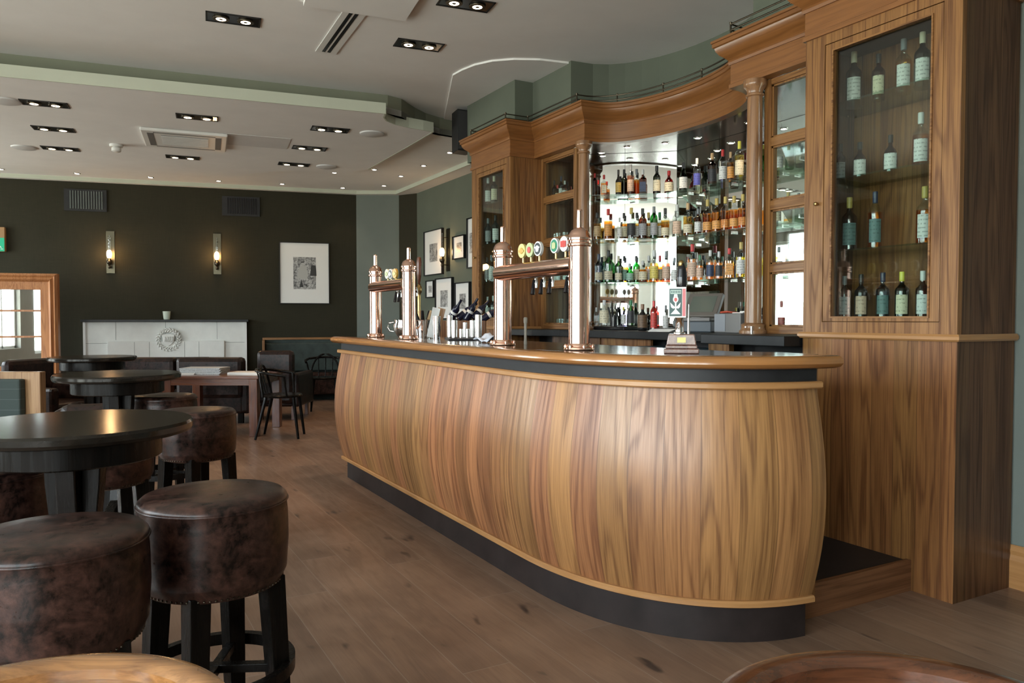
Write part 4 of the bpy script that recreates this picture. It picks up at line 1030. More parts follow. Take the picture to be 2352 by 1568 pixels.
for k, (px, D, a, mt) in enumerate(((988, 5.5, 12, 'paper'), (998, 5.6, 14, 'tan'), (1003, 5.4, 10, 'steel'))):
    p = at(px, D); m = MB(); Tm = Matrix.Translation((p.x, p.y, ZB)) @ Matrix.Rotation(-YAW, 4, 'Z') @ Matrix.Rotation(R(a), 4, 'Y')
    if mt == 'steel':
        m.lathe([(.026, 0), (.03, .16), (.028, .16), (.024, .006), (0, .005)], p.x, p.y, ZB, 24); tag(m.build('steel_shaker', M['chrome'], smooth=50), 'tapered steel shaker tin standing at the end of the menus', 'shaker')
    else:
        m.box(-.028, .028, -.003, .003, .008, .225, T=Tm)
        tag(m.build('menu_card', M[mt], bevel=.001), ('white menu card leaning beside the ice bucket' if k == 0 else 'wooden backed menu board leaning beside the white card'), 'menu')
# bottle rack of lying bottles in oak box
p = at(1062, 6.5); t = thing('bottle_trough', 'oak trough of lying dark bottles behind the steel canisters', 'bottle rack', (p.x, p.y, ZB), rz=-YAW)
q = ZB
t.location.z = .135
m = MB(); m.box(-.22, .20, -.1, .1, .0, 1.10); m.build('trough_box', M['oak_z'], t, bevel=.004)
for k in range(5):
    Tm = Matrix.Translation((-.10+k*.065, -.05, 1.105+.012*(k % 2))) @ Matrix.Rotation(R((-40, 15, -10, 30, 5)[k]), 4, 'Z') @ Matrix.Rotation(R((38, 52, 30, 44, 58)[k]), 4, 'Y')
    m = MB(); m.lathe([(.026, 0), (.03, .01), (.03, .12), (.02, .14), (.011, .16), (.011, .21)], 0, 0, 0, 16, T=Tm); b_ = m.build('lying_bottle', plain('navy bottle', (.012, .014, .035), .12), t, smooth=50)
    m = MB(); m.lathe([(.0305, .07), (.0305, .092)], 0, 0, 0, 16, T=Tm); m.build('bottle_label', M['paper'], b_, smooth=50)
# cloth and muddler
p = at(1130, 4.55); m = MB()
for i in range(9):
    for j in range(9):
        u, v = i/8, j/8; m.v.append((p.x-.08+.16*u, p.y-.09+.18*v, ZB+.004+.05*(abs(sin(u*5+v*2))*abs(cos(v*4-u)))*(1-abs(u-.6))*1.1))
for i in range(8):
    for j in range(8): a = i*9+j; m.face((a, a+1, a+10, a+9))
o = m.build('bar_towel', plain('striped towel', (.55, .58, .66), .85), smooth=60); md = o.modifiers.new('s', 'SOLIDIFY'); md.thickness = .004
tag(o, 'crumpled white and blue bar towel beside the near copper font', 'towel')
p = at(1207, 4.2); m = MB(); m.lathe([(.009, 0), (.010, .01), (.0075, .03), (.0075, .115), (.011, .12), (.011, .145), (.006, .15)], p.x, p.y, ZB, 14)
tag(m.build('bar_muddler', plain('pale wood', (.33, .29, .24), .5), smooth=50), 'slim pale wooden muddler standing between the two columns of the near font', 'muddler')

# ================================================================== HIGH TABLES AND STOOLS
def poseur(loc, label, detail=True):
    t = thing('high_table', label, 'table', loc, group='black round high tables')
    MB().lathe([(.345, .865), (.36, .870), (.366, .880), (.366, .897), (.36, .906), (0, .907)], seg=72).build('table_top', M['black_top'], t, smooth=30)
    MB().lathe([(.258, .785), (.266, .79), (.266, .866)], seg=48).build('table_apron', M['black_wood'], t, smooth=30)
    a0 = R(-20)
    for k in range(2):
        m = MB(); Tm = Matrix.Rotation(a0+k*pi/2, 4, 'Z') @ Matrix.Rotation(pi/2, 4, 'X')
        pr = [(-.09, .79), (-.085, .70), (-.07, .55), (-.07, .25), (-.10, .12), (-.26, .05), (-.26, 0), (.26, 0), (.26, .05), (.10, .12), (.07, .25), (.07, .55), (.085, .70), (.09, .79)]
        m.prism(pr, -.03, .03, T=Tm); m.build('pedestal_board', M['black_wood'], t, bevel=.004)
    return t
poseur(at(168, 2.55), 'black round high table nearest the camera, a lamp glow reflected in its top')
poseur(at(270, 4.83), 'black round high table in the middle of the row, before the mahogany table')
poseur(at(212, 7.0), 'black round high table farthest from the camera, in front of the fireplace')

def stool(loc, rz, label):
    t = thing('bar_stool', label, 'stool', loc, rz=rz, group='round brown leather bar stools')
    pr = [(.155, .464), (.188, .474), (.205, .51), (.211, .60), (.209, .68), (.206, .708), (.209, .716), (.206, .727), (.194, .738), (.13, .743), (0, .744)]
    MB().lathe(pr, seg=64).build('leather_seat', M['leather'], t, smooth=40)
    m = MB(); ring = [(.2085*cos(2*pi*k/64), .2085*sin(2*pi*k/64), .714) for k in range(64)]; m.tube(ring, .0035, 6, closed=True); m.build('seat_piping', M['leather'], t, smooth=60)
    m = MB()
    for k in range(80):
        a = 2*pi*k/80; T_ = Matrix.Translation((.1935*cos(a), .1935*sin(a), .481)); m.lathe([(.0035, -.002), (.0025, .0015), (0, .002)], 0, 0, 0, 6, T=T_ @ Matrix.Rotation(a, 4, 'Z') @ Matrix.Rotation(pi/2, 4, 'Y'))
    m.build('nail_trim', M['bronze'], t)
    for sx in (-1, 1):
        for sy in (-1, 1):
            m = MB(); Lp = [(.115*sx, .115*sy), (.135*sx, .135*sy)]
            b = len(m.v); hw = .026
            for (cx, cy), z, w in ((Lp[0], .49, .030), (Lp[1], 0, .024)):
                for dx, dy in ((-w, -w), (w, -w), (w, w), (-w, w)): m.v.append((cx+dx, cy+dy, z))
            m.face((3, 2, 1, 0)); m.face((4, 5, 6, 7))
            for i in range(4): j = (i+1) % 4; m.face((i, j, 4+j, 4+i))
            m.build('leg', M['black_wood'], t, bevel=.003)
    m = MB(); N = 56; rr = .215
    prf = [(-.012, .2), (.012, .2), (.012, .235), (-.012, .235)]
    m.sweep([(rr*cos(2*pi*k/N), rr*sin(2*pi*k/N)) for k in range(N)], prf, side=1, closed=True); m.build('foot_ring', M['black_wood'], t, smooth=40)
    for k in range(2):
        m = MB(); m.box(-.208, .208, -.014, .014, .203+.001*k, .228+.001*k, T=Matrix.Rotation(pi/4+k*pi/2, 4, 'Z')); m.build('cross_brace', M['black_wood'], t, bevel=.002)
    return t
stool(at(487, 2.245), R(20), 'brown leather bar stool standing alone on the open floor, nearest the bar')
stool(at(116, 1.83), R(5), 'brown leather bar stool closest to the camera with mottled worn seat')
stool(at(450, 4.30), R(30), 'brown leather bar stool between the nearest high table and the mahogany table')
stool(at(374, 5.14), R(10), 'brown leather bar stool of which only the flat seat top shows above another stool')
stool(at(238, 3.62), R(15), 'brown leather bar stool tucked under the nearest high table')
stool(at(-42, 2.62), R(40), 'brown leather bar stool cut by the frame edge beside the high table pedestal')

# foreground captain's chairs
def tub(loc, rz, label, m1, zt=.78, r=.235):
    t = thing('tub_chair', label, 'chair', loc, rz=rz, group='bentwood tub chairs')
    # opening faces -y (towards the camera), back is +y
    arcp = [(r*cos(a), r*sin(a)) for a in [R(-18)+R(216)*k/40 for k in range(41)]]
    m = MB(); m.sweep(arcp, [(-.022, zt-.024), (.012, zt-.028), (.02, zt-.014), (.016, zt-.003), (.004, zt), (-.012, zt-.002), (-.022, zt-.01)], side=1); m.build('back_rail', m1, t, smooth=50)
    m = MB(); m.sweep(arcp[7:34], [(-.012, zt-.19), (.004, zt-.19), (.008, zt-.02), (-.008, zt-.02)], side=1); m.build('back_panel', m1, t, smooth=50)
    MB().lathe([(.19, .42), (.205, .425), (.21, .44), (.2, .455), (.12, .45), (0, .447)], seg=40).build('seat', m1, t, smooth=40)
    for k, a in enumerate((R(-12), R(192), R(50), R(130))):
        m = MB(); x, y = cos(a), sin(a); m.tube([(r*x*.96, r*y*.96, zt-.02), (r*x*.86, r*y*.86, .44), (r*x*1.0, r*y*1.0, 0)], .014, 10, rs=[.013, .016, .012]); m.build('leg', m1, t, smooth=50)
    return t
pc = at(2175, .83); tub(pc, -YAW, 'dark varnished bentwood tub chair cut off below the near cabinet', M['chair_dk'])
pc = at(168, .83); p2 = at(168, 1.0); pc = at(176-6, .85, 0)+RT*(.092*-1); tub(pc, -YAW, 'honey coloured bentwood tub chair cut off below the worn leather stool', M['chair_rim'], zt=.768)

# ================================================================== FAR SIDE OF THE ROOM
def wbox(t, name, mat, px0, px1, z0, z1, d0, d1, off=0, bevel=0):
    pass
# fireplace, local frame: x along wall, -y into the room
pf = on_w(379, 800); fl = on_w(190, 740, .16); fr = on_w(566, 740, .16); W2 = (fr-fl).length/2; pc = (fl+fr)/2
of = pc-WN*.16; t = thing('fireplace', 'pale stone fireplace surround with black mantel shelf and carved crest', 'fireplace', (of.x, of.y, 0), rz=WA)
zt = on_w(379, 739, .16).z
m = MB(); m.box(-W2, W2, -.14, 0, 0, zt); m.build('stone_back', M['stone'], t, bevel=.004)
m = MB(); zi = on_w(379, 783, .16).z; Wi = W2*.715
m.box(-Wi, Wi, -.19, -.14, zi-.24, zi); m.box(-Wi, -Wi+.22, -.19, -.14, 0, zi-.24); m.box(Wi-.22, Wi, -.19, -.14, 0, zi-.24); m.build('inner_surround', M['stone'], t, bevel=.006)
m = MB(); m.box(-Wi+.22, Wi-.22, -.15, -.141, 0, zi-.24); m.build('firebox', M['slate'], t)
m = MB(); jm = plain('joint grey', (.3, .32, .3), .7)
for x in (-.62, -.02, .62): m.box(W2*x-.003, W2*x+.003, -.1415, -.14, zi+.02, zt)
m.box(-W2, W2, -.1415, -.14, zi+.0, zi+.006) if 0 else None
for x in (-.5, -.25, .25, .5): m.box(Wi*x-.003+ (.04 if x > 0 else -.04), Wi*x+.003+(.04 if x > 0 else -.04), -.1915, -.19, zi-.24, zi-.01)
m.box(-W2, -W2*.72, -.1415, -.14, zi-.03, zi-.024); m.box(W2*.72, W2, -.1415, -.14, zi-.03, zi-.024)
m.build('joint_lines', jm, t)
m = MB(); m.box(-W2-.02, W2+.03, -.22, 0, zt, zt+.035); m.build('mantel_shelf', M['slate'], t, bevel=.004)
m = MB(); m.box(-W2-.002, -W2+.03, -.15, 0, 0, zt-.001); m.box(W2-.03, W2+.002, -.15, 0, 0, zt-.001); m.build('edge_strip', M['white'], t)
# crest
cp = on_w(387, 780, .2); R0 = .155
T0 = WA
m = MB(); lx = (cp-of).dot(WD)
for k in range(22):
    a = 2*pi*k/22
    for rr, tw in ((R0*1.02, .7), (R0*.82, -.7)):
        aa = a+(.14 if rr < R0 else 0); x = lx+rr*cos(aa); z = cp.z+rr*sin(aa); L0 = .034
        m.lathe([(0, -L0), (.011, -L0*.4), (.014, 0), (.010, L0*.5), (0, L0)], 0, 0, 0, 7, T=Matrix.Translation((x, -.194, z)) @ Matrix.Rotation(-aa+tw, 4, 'Y') @ Matrix.Diagonal((1, 1.5, 1, 1)))
m.build('crest_wreath', M['stone'], t, smooth=60)
m = MB(); TX = Matrix.Translation((lx, -.19, cp.z)) @ Matrix.Rotation(pi/2, 4, 'X')
m.prism([(-.085, .07), (-.04, .085), (.04, .085), (.085, .07), (.075, -.02), (.04, -.07), (0, -.09), (-.04, -.07), (-.075, -.02)], 0, .024, T=TX); m.build('crest_shield', M['stone'], t, bevel=.004)
m = MB()
for k in range(4):
    x = -.055+k*.032; m.prism([(x, -.03), (x+.008, -.03), (x+.018, .045), (x+.010, .045)], .024, .042, T=TX)
    m.prism([(x+.02, -.03), (x+.027, -.03), (x+.018, .045), (x+.010, .045)], .024, .042, T=TX)
m.build('crest_relief', M['stone'], t)
# vase / candle glass on mantel
p = on_w(383, 728, .1); m = MB(); m.lathe([(.04, 0), (.046, .02), (.056, .12), (.052, .12), (.04, .012), (0, .01)], p.x, p.y, zt+.036, 24)
tag(m.build('glass_tealight', plain('frosted glass', (.6, .68, .6), .12), smooth=50), 'small pale glass tealight holder on the black mantel shelf', 'candle holder')

def wall_thing(name, label, cat, px0, py0, px1, py1, group=None, off=0):
    a = on_w(px0, py0, off); b = on_w(px1, py1, off); c = (a+b)/2; z0 = min(a.z, b.z); z1 = max(a.z, b.z); w = abs((b-a).dot(WD))/2
    t = thing(name, label, cat, (c.x, c.y, z0), rz=WA, group=group); return t, w, z1-z0
# large framed print
def frame_local(t, w, h, seed, iw, ih, thick=.03, b=.02, figure=False, fmat=None, izo=0):
    m = MB(); m.box(-w, -w+b, -thick, 0, 0, h); m.box(w-b, w, -thick, 0, 0, h); m.box(-w+b, w-b, -thick, 0, 0, b); m.box(-w+b, w-b, -thick, 0, h-b, h); m.build('frame', fmat or M['blackgloss'], t)
    m = MB(); m.box(-w+b, w-b, -thick*.5, -.002, b, h-b); m.build('mount_board', M['paper'], t)
    m = MB(); m.box(-iw, iw, -thick*.5-.002, -thick*.5, h/2-ih+izo, h/2+ih+izo); pr = m.build('photo_print', print_mat(seed), t)
    if figure:
        m = MB(); TX = Matrix.Translation((-.02, -thick*.5-.002, h/2+izo)) @ Matrix.Rotation(pi/2, 4, 'X')
        m.prism([(-.10, -.09), (-.07, .06), (-.05, .11), (0, .12), (.04, .10), (.07, 0), (.06, -.09)], 0, .0008, T=TX)
        m.prism([(.02*cos(2*pi*k/12)-.012, .145+.024*sin(2*pi*k/12)) for k in range(12)], 0, .0008, T=TX)
        m.build('pale_figure', plain('print pale grey', (.42, .42, .4), .5), pr)
        m = MB(); m.prism([(-.035, .16), (.012, .165), (.014, .18), (-.03, .182)], 0, .0012, T=TX); m.prism([(.10, -.04), (.20, -.04), (.19, .12), (.12, .13)], 0, .0003, T=TX)
        m.prism([(-.06, -.22), (-.03, -.09), (-.0, -.22)], 0, .001, T=TX); m.build('dark_marks', plain('print dark', (.03, .03, .03), .5), pr)
t, w, h = wall_thing('framed_print', 'large white mounted photograph of a standing figure on the dark wall', 'picture', 641, 555, 757, 698)
frame_local(t, w, h, 1, .17, .25, figure=True, b=.012, fmat=M['black'])
t.scale = (1, 1, 1)
# vents on wall
for i, (x0, y0, x1, y1, lab) in enumerate(((147, 433, 246, 487, 'black wall vent with pale vertical slats near the exit sign'), (510, 450, 597, 498, 'all black wall vent above the space between sconce and picture'))):
    t, w, h = wall_thing('wall_vent', lab, 'vent', x0, y0, x1, y1, 'wall vents')
    m = MB(); m.box(-w, w, -.02, 0, 0, h); m.build('vent_frame', M['black'], t)
    sm_ = plain('slat grey green', (.10, .12, .11), .5) if i == 0 else M['blackgloss']
    m = MB(); n = 13
    for k in range(n):
        x = -w*.72+k*(w*1.6/n); m.box(x, x+.014, -.032, -.02, h*.1, h*.92)
    m.build('vent_slat', sm_, t)

EM = plain('lit bulb', (1, .75, .45), .3, emit=(1, .60, .27), est=22)
def sconce(t):
    m = MB(); m.box(-.055, .055, -.012, 0, -.28, .33); m.build('back_plate', plain('antique mirror plate', (.09, .08, .055), .3, 1), t)
    m = MB(); m.tube([(0, -.012, -.19), (0, -.1, -.19)], .007, 8); m2 = MB(); m2.tube([(0, -.012, .2), (0, -.1, .2)], .005, 8); m2.build('top_bracket', M['bronze'], t, smooth=50)
    m.lathe([(.006, -.22), (.018, -.21), (.02, -.19), (.012, -.17), (.035, -.14), (.038, -.11), (.02, -.09), (.02, -.07)], 0, -.1, 0, 20); m.build('lamp_arm', M['bronze'], t, smooth=50)
    MB().lathe([(.018, -.07), (.03, -.05), (.036, -.015), (.033, .02), (.02, .045), (.012, .05)], 0, -.1, 0, 20).build('globe', EM, t, smooth=60)
    MB().lathe([(.014, .05), (.014, .26), (.012, .26)], 0, -.1, 0, 16).build('glass_chimney', M['tumbler'], t, smooth=60)
for (px, py, lab, pl) in ((254, 583, 'lit wall sconce above the fireplace, nearer the timber framed mirror', 'w'), (499, 587, 'lit wall sconce between the fireplace and the large framed print', 'w'), (1030, 578, 'lit wall sconce hanging among the small framed pictures', 'x')):
    p = on_w(px, py) if pl == 'w' else on_x(px, py, XP)
    t = thing('wall_sconce', lab, 'wall lamp', p, rz=WA if pl == 'w' else -pi/2, group='glass wall sconces'); sconce(t)
    L = D_.lights.new('sconce_light', 'POINT'); L.energy = 5; L.color = (1, .58, .27); L.shadow_soft_size = .05
    lo = D_.objects.new('sconce_light', L); COL.objects.link(lo); d = WN if pl == 'w' else Vector((-1, 0, 0)); lo.location = Vector(p)+d*.19+Vector((0, 0, .0))

# small framed pictures on the side wall x=4.1
def side_frame(px0, py0, px1, py1, label, seed, k=.42):
    a = on_x(px0, (py0+py1)/2, XP); b = on_x(px1, (py0+py1)/2, XP); c = on_x((px0+px1)/2, py0, XP); e = on_x((px0+px1)/2, py1, XP)
    w = abs(a.y-b.y)/2; h = c.z-e.z
    t = thing('framed_picture', label, 'picture', (XP, (a.y+b.y)/2, e.z), rz=-pi/2, group='small framed pictures on the green wall')
    frame_local(t, w, h, seed, w*k, h*.2, thick=.04, b=.016)
side_frame(978, 528, 1020, 632, 'tall framed picture hanging beside the side wall sconce', 2)
side_frame(1044, 541, 1071, 595, 'small framed picture on the other side of the sconce from the tall one', 3)
side_frame(1077, 500, 1094, 616, 'tall framed picture partly hidden by the oak cabinet', 4)
side_frame(982, 644, 1000, 684, 'smallest framed picture, below the tall one beside the sconce', 5)
side_frame(1004, 638, 1043, 733, 'large portrait framed picture in the lower row on the green wall', 6)
side_frame(1049, 648, 1083, 735, 'framed picture in the lower row directly behind the trough of bottles', 7)

# exit sign
p = on_w(-9, 550, .0); t = thing('exit_sign', 'green emergency exit sign with white running figure at the frame edge', 'sign', (p.x, p.y, p.z-.17), rz=WA)
m = MB(); m.box(-.26, .125, -.07, 0, 0, .34); m.build('sign_box', plain('sign amber reflection', (.3, .17, .07), .5), t, bevel=.004)  # orange-brown reflection above the green face, painted as the box colour
m = MB(); m.box(-.255, .12, -.074, -.0705, .003, .19); m.build('sign_face', plain('exit green', (.0, .33, .17), .4, emit=(0, .5, .25), est=.25), t)
m = MB(); TX = Matrix.Translation((.03, -.0745, .09)) @ Matrix.Rotation(pi/2, 4, 'X')
m.prism([(-.015+.018*cos(2*pi*k/10), .052+.018*sin(2*pi*k/10)) for k in range(10)], 0, .002, T=TX)
m.prism([(-.04, .03), (.01, .03), (.02, -.01), (.05, -.04), (.06, -.04), (.03, .0), (.035, .02), (.02, .035)], 0, .002, T=TX)
m.prism([(-.02, .01), (.005, .0), (-.01, -.03), (-.04, -.06), (-.055, -.055), (-.03, -.03)], 0, .002, T=TX)
m.prism([(.045, -.06), (.075, -.06), (.075, -.052), (.045, -.052)], 0, .002, T=TX)
m.build('running_figure', M['white'], t)

# timber framed mirror, standing on the far wall (nearer the exit sign)
OFM = .9
t, w, h = wall_thing('framed_mirror', 'large timber framed mirror with two glazing bars beside the fireplace', 'mirror', -150, 625, 140, 856, off=OFM)
z0 = t.location.z
m = MB(); fw = .10
def fr4(m, w, h, a, d0, d1):
    m.box(-w, -w+a, d0, d1, 0, h); m.box(w-a, w, d0, d1, 0, h); m.box(-w+a, w-a, d0, d1, h-a, h)
m = MB(); m.sweep([(-w, 0), (-w, h), (w, h), (w, 0)], [(0, 0), (0, .1), (-.03, .13), (-.05, .11), (-.08, .13), (-.11, .09), (-.21, .07), (-.215, 0)], side=1 if 0 else -1)
m.v = [(x, -z, y) for x, y, z in m.v]
m.build('outer_frame', M['pine'], t, smooth=30)
m = MB(); m.box(-w+.18, w-.18, -.06, -.01, .0, .10); m.build('bottom_rail', M['pine'], t)
m = MB(); m.box(-w+.2, w-.2, -.03, -.02, .1, h-.2); m.build('mirror_glass', M['mirror'], t)
for z in (.36*h, .62*h): m = MB(); m.box(-w+.2, w-.2, -.05, -.03, z, z+.025); m.build('glazing_bar', M['pine'], t)
m = MB(); m.box(-w+.02, w-.02, -.03, .35, -z0, -.002); o = m.build('plinth_panel', M['darkwall'], t)

# oak bench end with green pad
p = at(-20, 6.3); t = thing('bench_divider', 'pale oak bench back with dark green checked pad beside the high tables', 'bench', (p.x, p.y, 0), rz=-YAW)
xr = (95+20)/FPX*6.3
m = MB(); m.box(-1.1, xr, -.03, .05, 0, .815); m.build('oak_back', M['tan'], t, bevel=.006)
def check_mat():
    tt = NT('green check fabric'); o, x, y, z = tt.obj()
    l = tt.math('LESS_THAN', tt.math('FRACT', tt.math('DIVIDE', z, .085)), .04)
    tt.pbr(tt.mix(tt.math('MULTIPLY', l, .6), (.04, .055, .05, 1), (.13, .15, .14, 1)), .85); return tt.m
m = MB(); m.box(-1.1, (62+20)/FPX*6.3, -.11, -.03, .3, .76); m.build('back_pad', check_mat(), t, bevel=.015)
m = MB(); m.box(-1.1, (55+20)/FPX*6.3, -.55, -.03, .0, .42); m.build('bench_seat', M['darkgreen'], t, bevel=.015)

def club(loc, rz, label, w=.33, h=.78):
    t = thing('leather_armchair', label, 'armchair', loc, rz=rz, group='brown leather armchairs')
    m = MB(); m.box(-w, w, -.33, .28, .16, .42); m.build('seat', M['leather_dk'], t, bevel=.03)
    m = MB(); m.box(-w, w, .24, .36, .2, h); m.build('backrest', M['leather_dk'], t, bevel=.05)
    for s in (-1, 1):
        m = MB(); m.box(s*w-.05, s*w+.05, -.33, .3, .16, .58); m.build('armrest', M['leather_dk'], t, bevel=.03)
        for y in (-.28, .26): m = MB(); m.box(s*(w-.03)-.02, s*(w-.03)+.02, y-.02, y+.02, 0, .17); m.build('leg', M['mahog'], t)
club(at(652, 9.75), -YAW+R(178), 'brown leather armchair behind the end of the mahogany table', w=.23, h=.86)
club(at(118, 7.75), -YAW+R(75), 'brown leather armchair beside the oak bench end', w=.28, h=.84)
club(at(222, 5.95), -YAW+R(200), 'worn leather armchair seen between the high table pedestals', w=.2, h=.62)
# sofa
p = at(410, 9.2); t = thing('leather_sofa', 'low brown leather sofa with two back cushions in front of the fireplace', 'sofa', p, rz=-YAW)
m = MB(); m.box(-.80, .80, -.1, .60, .12, .42); m.build('seat', M['leather_dk'], t, bevel=.03)
for s in (-1, 1):
    m = MB(); m.box(min(0.006*s, .8*s), max(.006*s, .8*s), -.13, .06, .3, .79); m.build('back_cushion', M['leather_dk'], t, bevel=.05)
    m = MB(); m.box(.82*s-.06, .82*s+.06, -.1, .60, .12, .6); m.build('armrest', M['leather_dk'], t, bevel=.04)
    m = MB(); m.box(.75*s-.03, .75*s+.03, -.05, .0, 0, .13); m.build('leg', M['black_wood'], t)
# mahogany table
A = at(364, 8.08); Bp = at(592, 8.06); c = (A+Bp)/2; ax = (Bp-A).normalized(); w = (Bp-A).length/2; an = atan2(ax.y, ax.x)
t = thing('mahogany_table', 'square legged mahogany table with newspapers on it', 'table', (c.x, c.y, 0), rz=an)
zt = .645
m = MB(); m.box(-w, w, 0, .85, zt-.03, zt); m.build('table_top', M['mahogx'], t, bevel=.005)
m = MB(); m.box(-w+.03, w-.03, .03, .05, zt-.10, zt-.03); m.box(-w+.03, w-.03, .79, .82, zt-.10, zt-.03); m.box(-w+.03, -w+.06, .05, .79, zt-.10, zt-.03); m.box(w-.06, w-.03, .05, .79, zt-.10, zt-.03); m.build('apron', M['mahogx'], t)
for sx in (-1, 1):
    for y in (.02, .75): m = MB(); x = sx*(w-.065); m.box(x-.045, x+.045, y, y+.09, 0, zt-.03); m.build('leg', M['mahog'], t, bevel=.004)
p = at(476, 8.2); 
def paper_stack(name, px, D, lx, ly, h, n, rot, label, mat):
    p = at(px, D); m = MB()
    for k in range(n):
        m.box(-lx/2, lx/2, -ly/2, ly/2, k*h/n, (k+.9)*h/n, T=Matrix.Translation((p.x, p.y, zt)) @ Matrix.Rotation(an+R(rot)+R((k*37 % 7)-3), 4, 'Z'))
    tag(m.build(name, mat), label, 'newspaper')
paper_stack('newspaper_stack', 470, 8.45, .44, .3, .07, 9, 2, 'thick stack of folded newspapers on the mahogany table', label_mat((.5, .52, .53), (.08, .09, .1)))
paper_stack('newspaper', 570, 8.4, .36, .26, .025, 4, -6, 'flat spread newspaper beside the thick stack on the mahogany table', M['cream'])
paper_stack('newspaper', 425, 8.35, .22, .2, .018, 2, 14, 'small loose paper at the edge of the mahogany table', M['paper'])

def bent_chair(loc, rz, label, mat):
    t = thing('bentwood_chair', label, 'chair', loc, rz=rz, group='dark bentwood chairs')
    MB().lathe([(.18, .425), (.2, .43), (.205, .445), (.195, .455), (0, .448)], seg=32).build('seat', mat, t, smooth=40)
    hoop = [(.2*cos(a), .17+.0*sin(a), .44+.32*sin(a)) for a in [pi*k/20 for k in range(21)]]
    m = MB(); m.tube([(x, .16+.05*(z-.44)/.32, z) for x, y, z in hoop], .013, 8); m.build('back_hoop', mat, t, smooth=60)
    arm = [(-.24, -.08, .66), (-.26, .05, .68), (-.22, .18, .70), (-.1, .25, .71), (0, .265, .715), (.1, .25, .71), (.22, .18, .70), (.26, .05, .68), (.24, -.08, .66)]
    m = MB(); m.tube(arm, .016, 8); m.build('arm_rail', mat, t, smooth=60)
    for s in (-1, 1):
        m = MB(); m.tube([(s*.235, -.06, .665), (s*.18, -.08, .44)], .011, 8); m.build('arm_post', mat, t, smooth=60)
        m = MB(); m.tube([(s*.15, -.14, .43), (s*.17, -.19, 0)], .016, 8, rs=[.019, .013]); m.build('leg', mat, t, smooth=60)
        m = MB(); m.tube([(s*.15, .14, .43), (s*.2, .24, 0)], .016, 8, rs=[.019, .013]); m.build('leg', mat, t, smooth=60)
    for k in range(3): m = MB(); x = (k-1)*.09; m.tube([(x, .17, .44), (x*1.1, .24, .70)], .007, 8); m.build('back_spindle', mat, t, smooth=60)
bent_chair(at(648, 8.1), -YAW+R(95), 'dark bentwood armchair drawn up to the end of the mahogany table', M['black_wood'])
bent_chair(at(745, 10.5), -YAW+R(10), 'dark bentwood armchair in front of the oak topped booth', M['black_wood'])
# booth
a = on_w(603, 800, .2); a = Vector((a.x, a.y, 0)); L_ = 1.6; an2 = WA
t = thing('booth_seat', 'oak topped booth with dark green upholstered back by the far wall', 'booth', a, rz=an2)
m = MB(); m.box(0, L_, -.04, .04, .93, .965); m.build('oak_cap', M['oak_x'], t, bevel=.004)
m = MB(); m.box(0, .035, -.30, .04, 0, .93); m.build('booth_end', M['oak_v'], t, bevel=.004)
m = MB(); m.box(.035, L_, -.02, .03, 0, .93); m.build('booth_back', M['darkgreen'], t)
m = MB(); m.box(.035, L_, -.1, -.02, .45, .88); m.build('back_pad', M['darkgreen'], t, bevel=.02)
m = MB(); m.box(.035, L_, -.28, -.02, .1, .43); m.build('seat', M['leather'], t, bevel=.02)
# ledge by fireplace right (pale box)
# black loudspeaker
p = at(1064, 8.05); t = thing('wall_speaker', 'black loudspeaker mounted high beside the green pier', 'speaker', (p.x, p.y, 2.98), rz=-YAW+R(30))
m = MB(); m.prism([(-.11, -.1), (.11, -.1), (.08, .1), (-.08, .1)], 0, .42); m.build('speaker_cabinet', M['black'], t, bevel=.006)
m = MB(); m.box(-.1, .1, -.104, -.1, .015, .405); m.build('speaker_grille', plain('speaker grille', (.03, .03, .032), .7), t)
m = MB(); m.box(.0, .04, .1, .16, .18, .24); m.build('speaker_bracket', M['bronze'], t)

# ================================================================== CEILING FITTINGS
BULB = plain('downlight lamp', (1, .9, .75), .3, emit=(1, .78, .52), est=9)
BULBC = plain('recessed spot lamp', (1, .95, .88), .3, emit=(1, .88, .76), est=14)
CA = atan2(-.13, 1)
def twin(px, py, z, label, s=1.0, e=14):
    p = on_z(px, py, z); t = thing('twin_downlight', label, 'ceiling light', (p.x, p.y, z), rz=CA, group='twin recessed downlights')
    w, d = .19, .095
    m = MB(); m.box(-w, w, -d, -d+.012, -.006, .001); m.box(-w, w, d-.012, d, -.006, .001); m.box(-w, -w+.012, -d, d, -.006, .001); m.box(w-.012, w, -d, d, -.006, .001); m.build('light_frame', M['black'], t)
    m = MB(); m.box(-w+.01, w-.01, -d+.01, d-.01, -.003, -.0015); m.build('black_baffle', M['blackgloss'], t)
    for s_ in (-1, 1):
        m = MB(); m.lathe([(.058, -.014), (.060, -.008), (.058, -.003)], s_*.085, 0, 0, 24); m.build('lamp_ring', M['bronze'], t, smooth=40)
        m = MB(); m.lathe([(0, -.0135), (.03, -.0145), (.05, -.0125), (.05, -.010)], s_*.085, 0, 0, 20); m.build('lamp', BULB, t, smooth=40)
    L = D_.lights.new('downlight_beam', 'SPOT'); L.energy = e; L.color = (1, .62, .34); L.spot_size = R(62); L.spot_blend = .8; L.shadow_soft_size = .06
    lo = D_.objects.new('downlight_beam', L); COL.objects.link(lo); lo.location = (p.x, p.y, z-.04)
ZN, ZR_ = 3.4495, 3.1995
twin(536, 44, ZN, 'twin downlight on the near ceiling beside the raised panel, away from the linear vent', e=75)
twin(962, 103, ZN, 'twin downlight on the near ceiling past the linear vent, towards the bar', e=75)
twin(1070, 8, ZN, 'twin downlight on the near ceiling cut by the top frame edge', e=75)
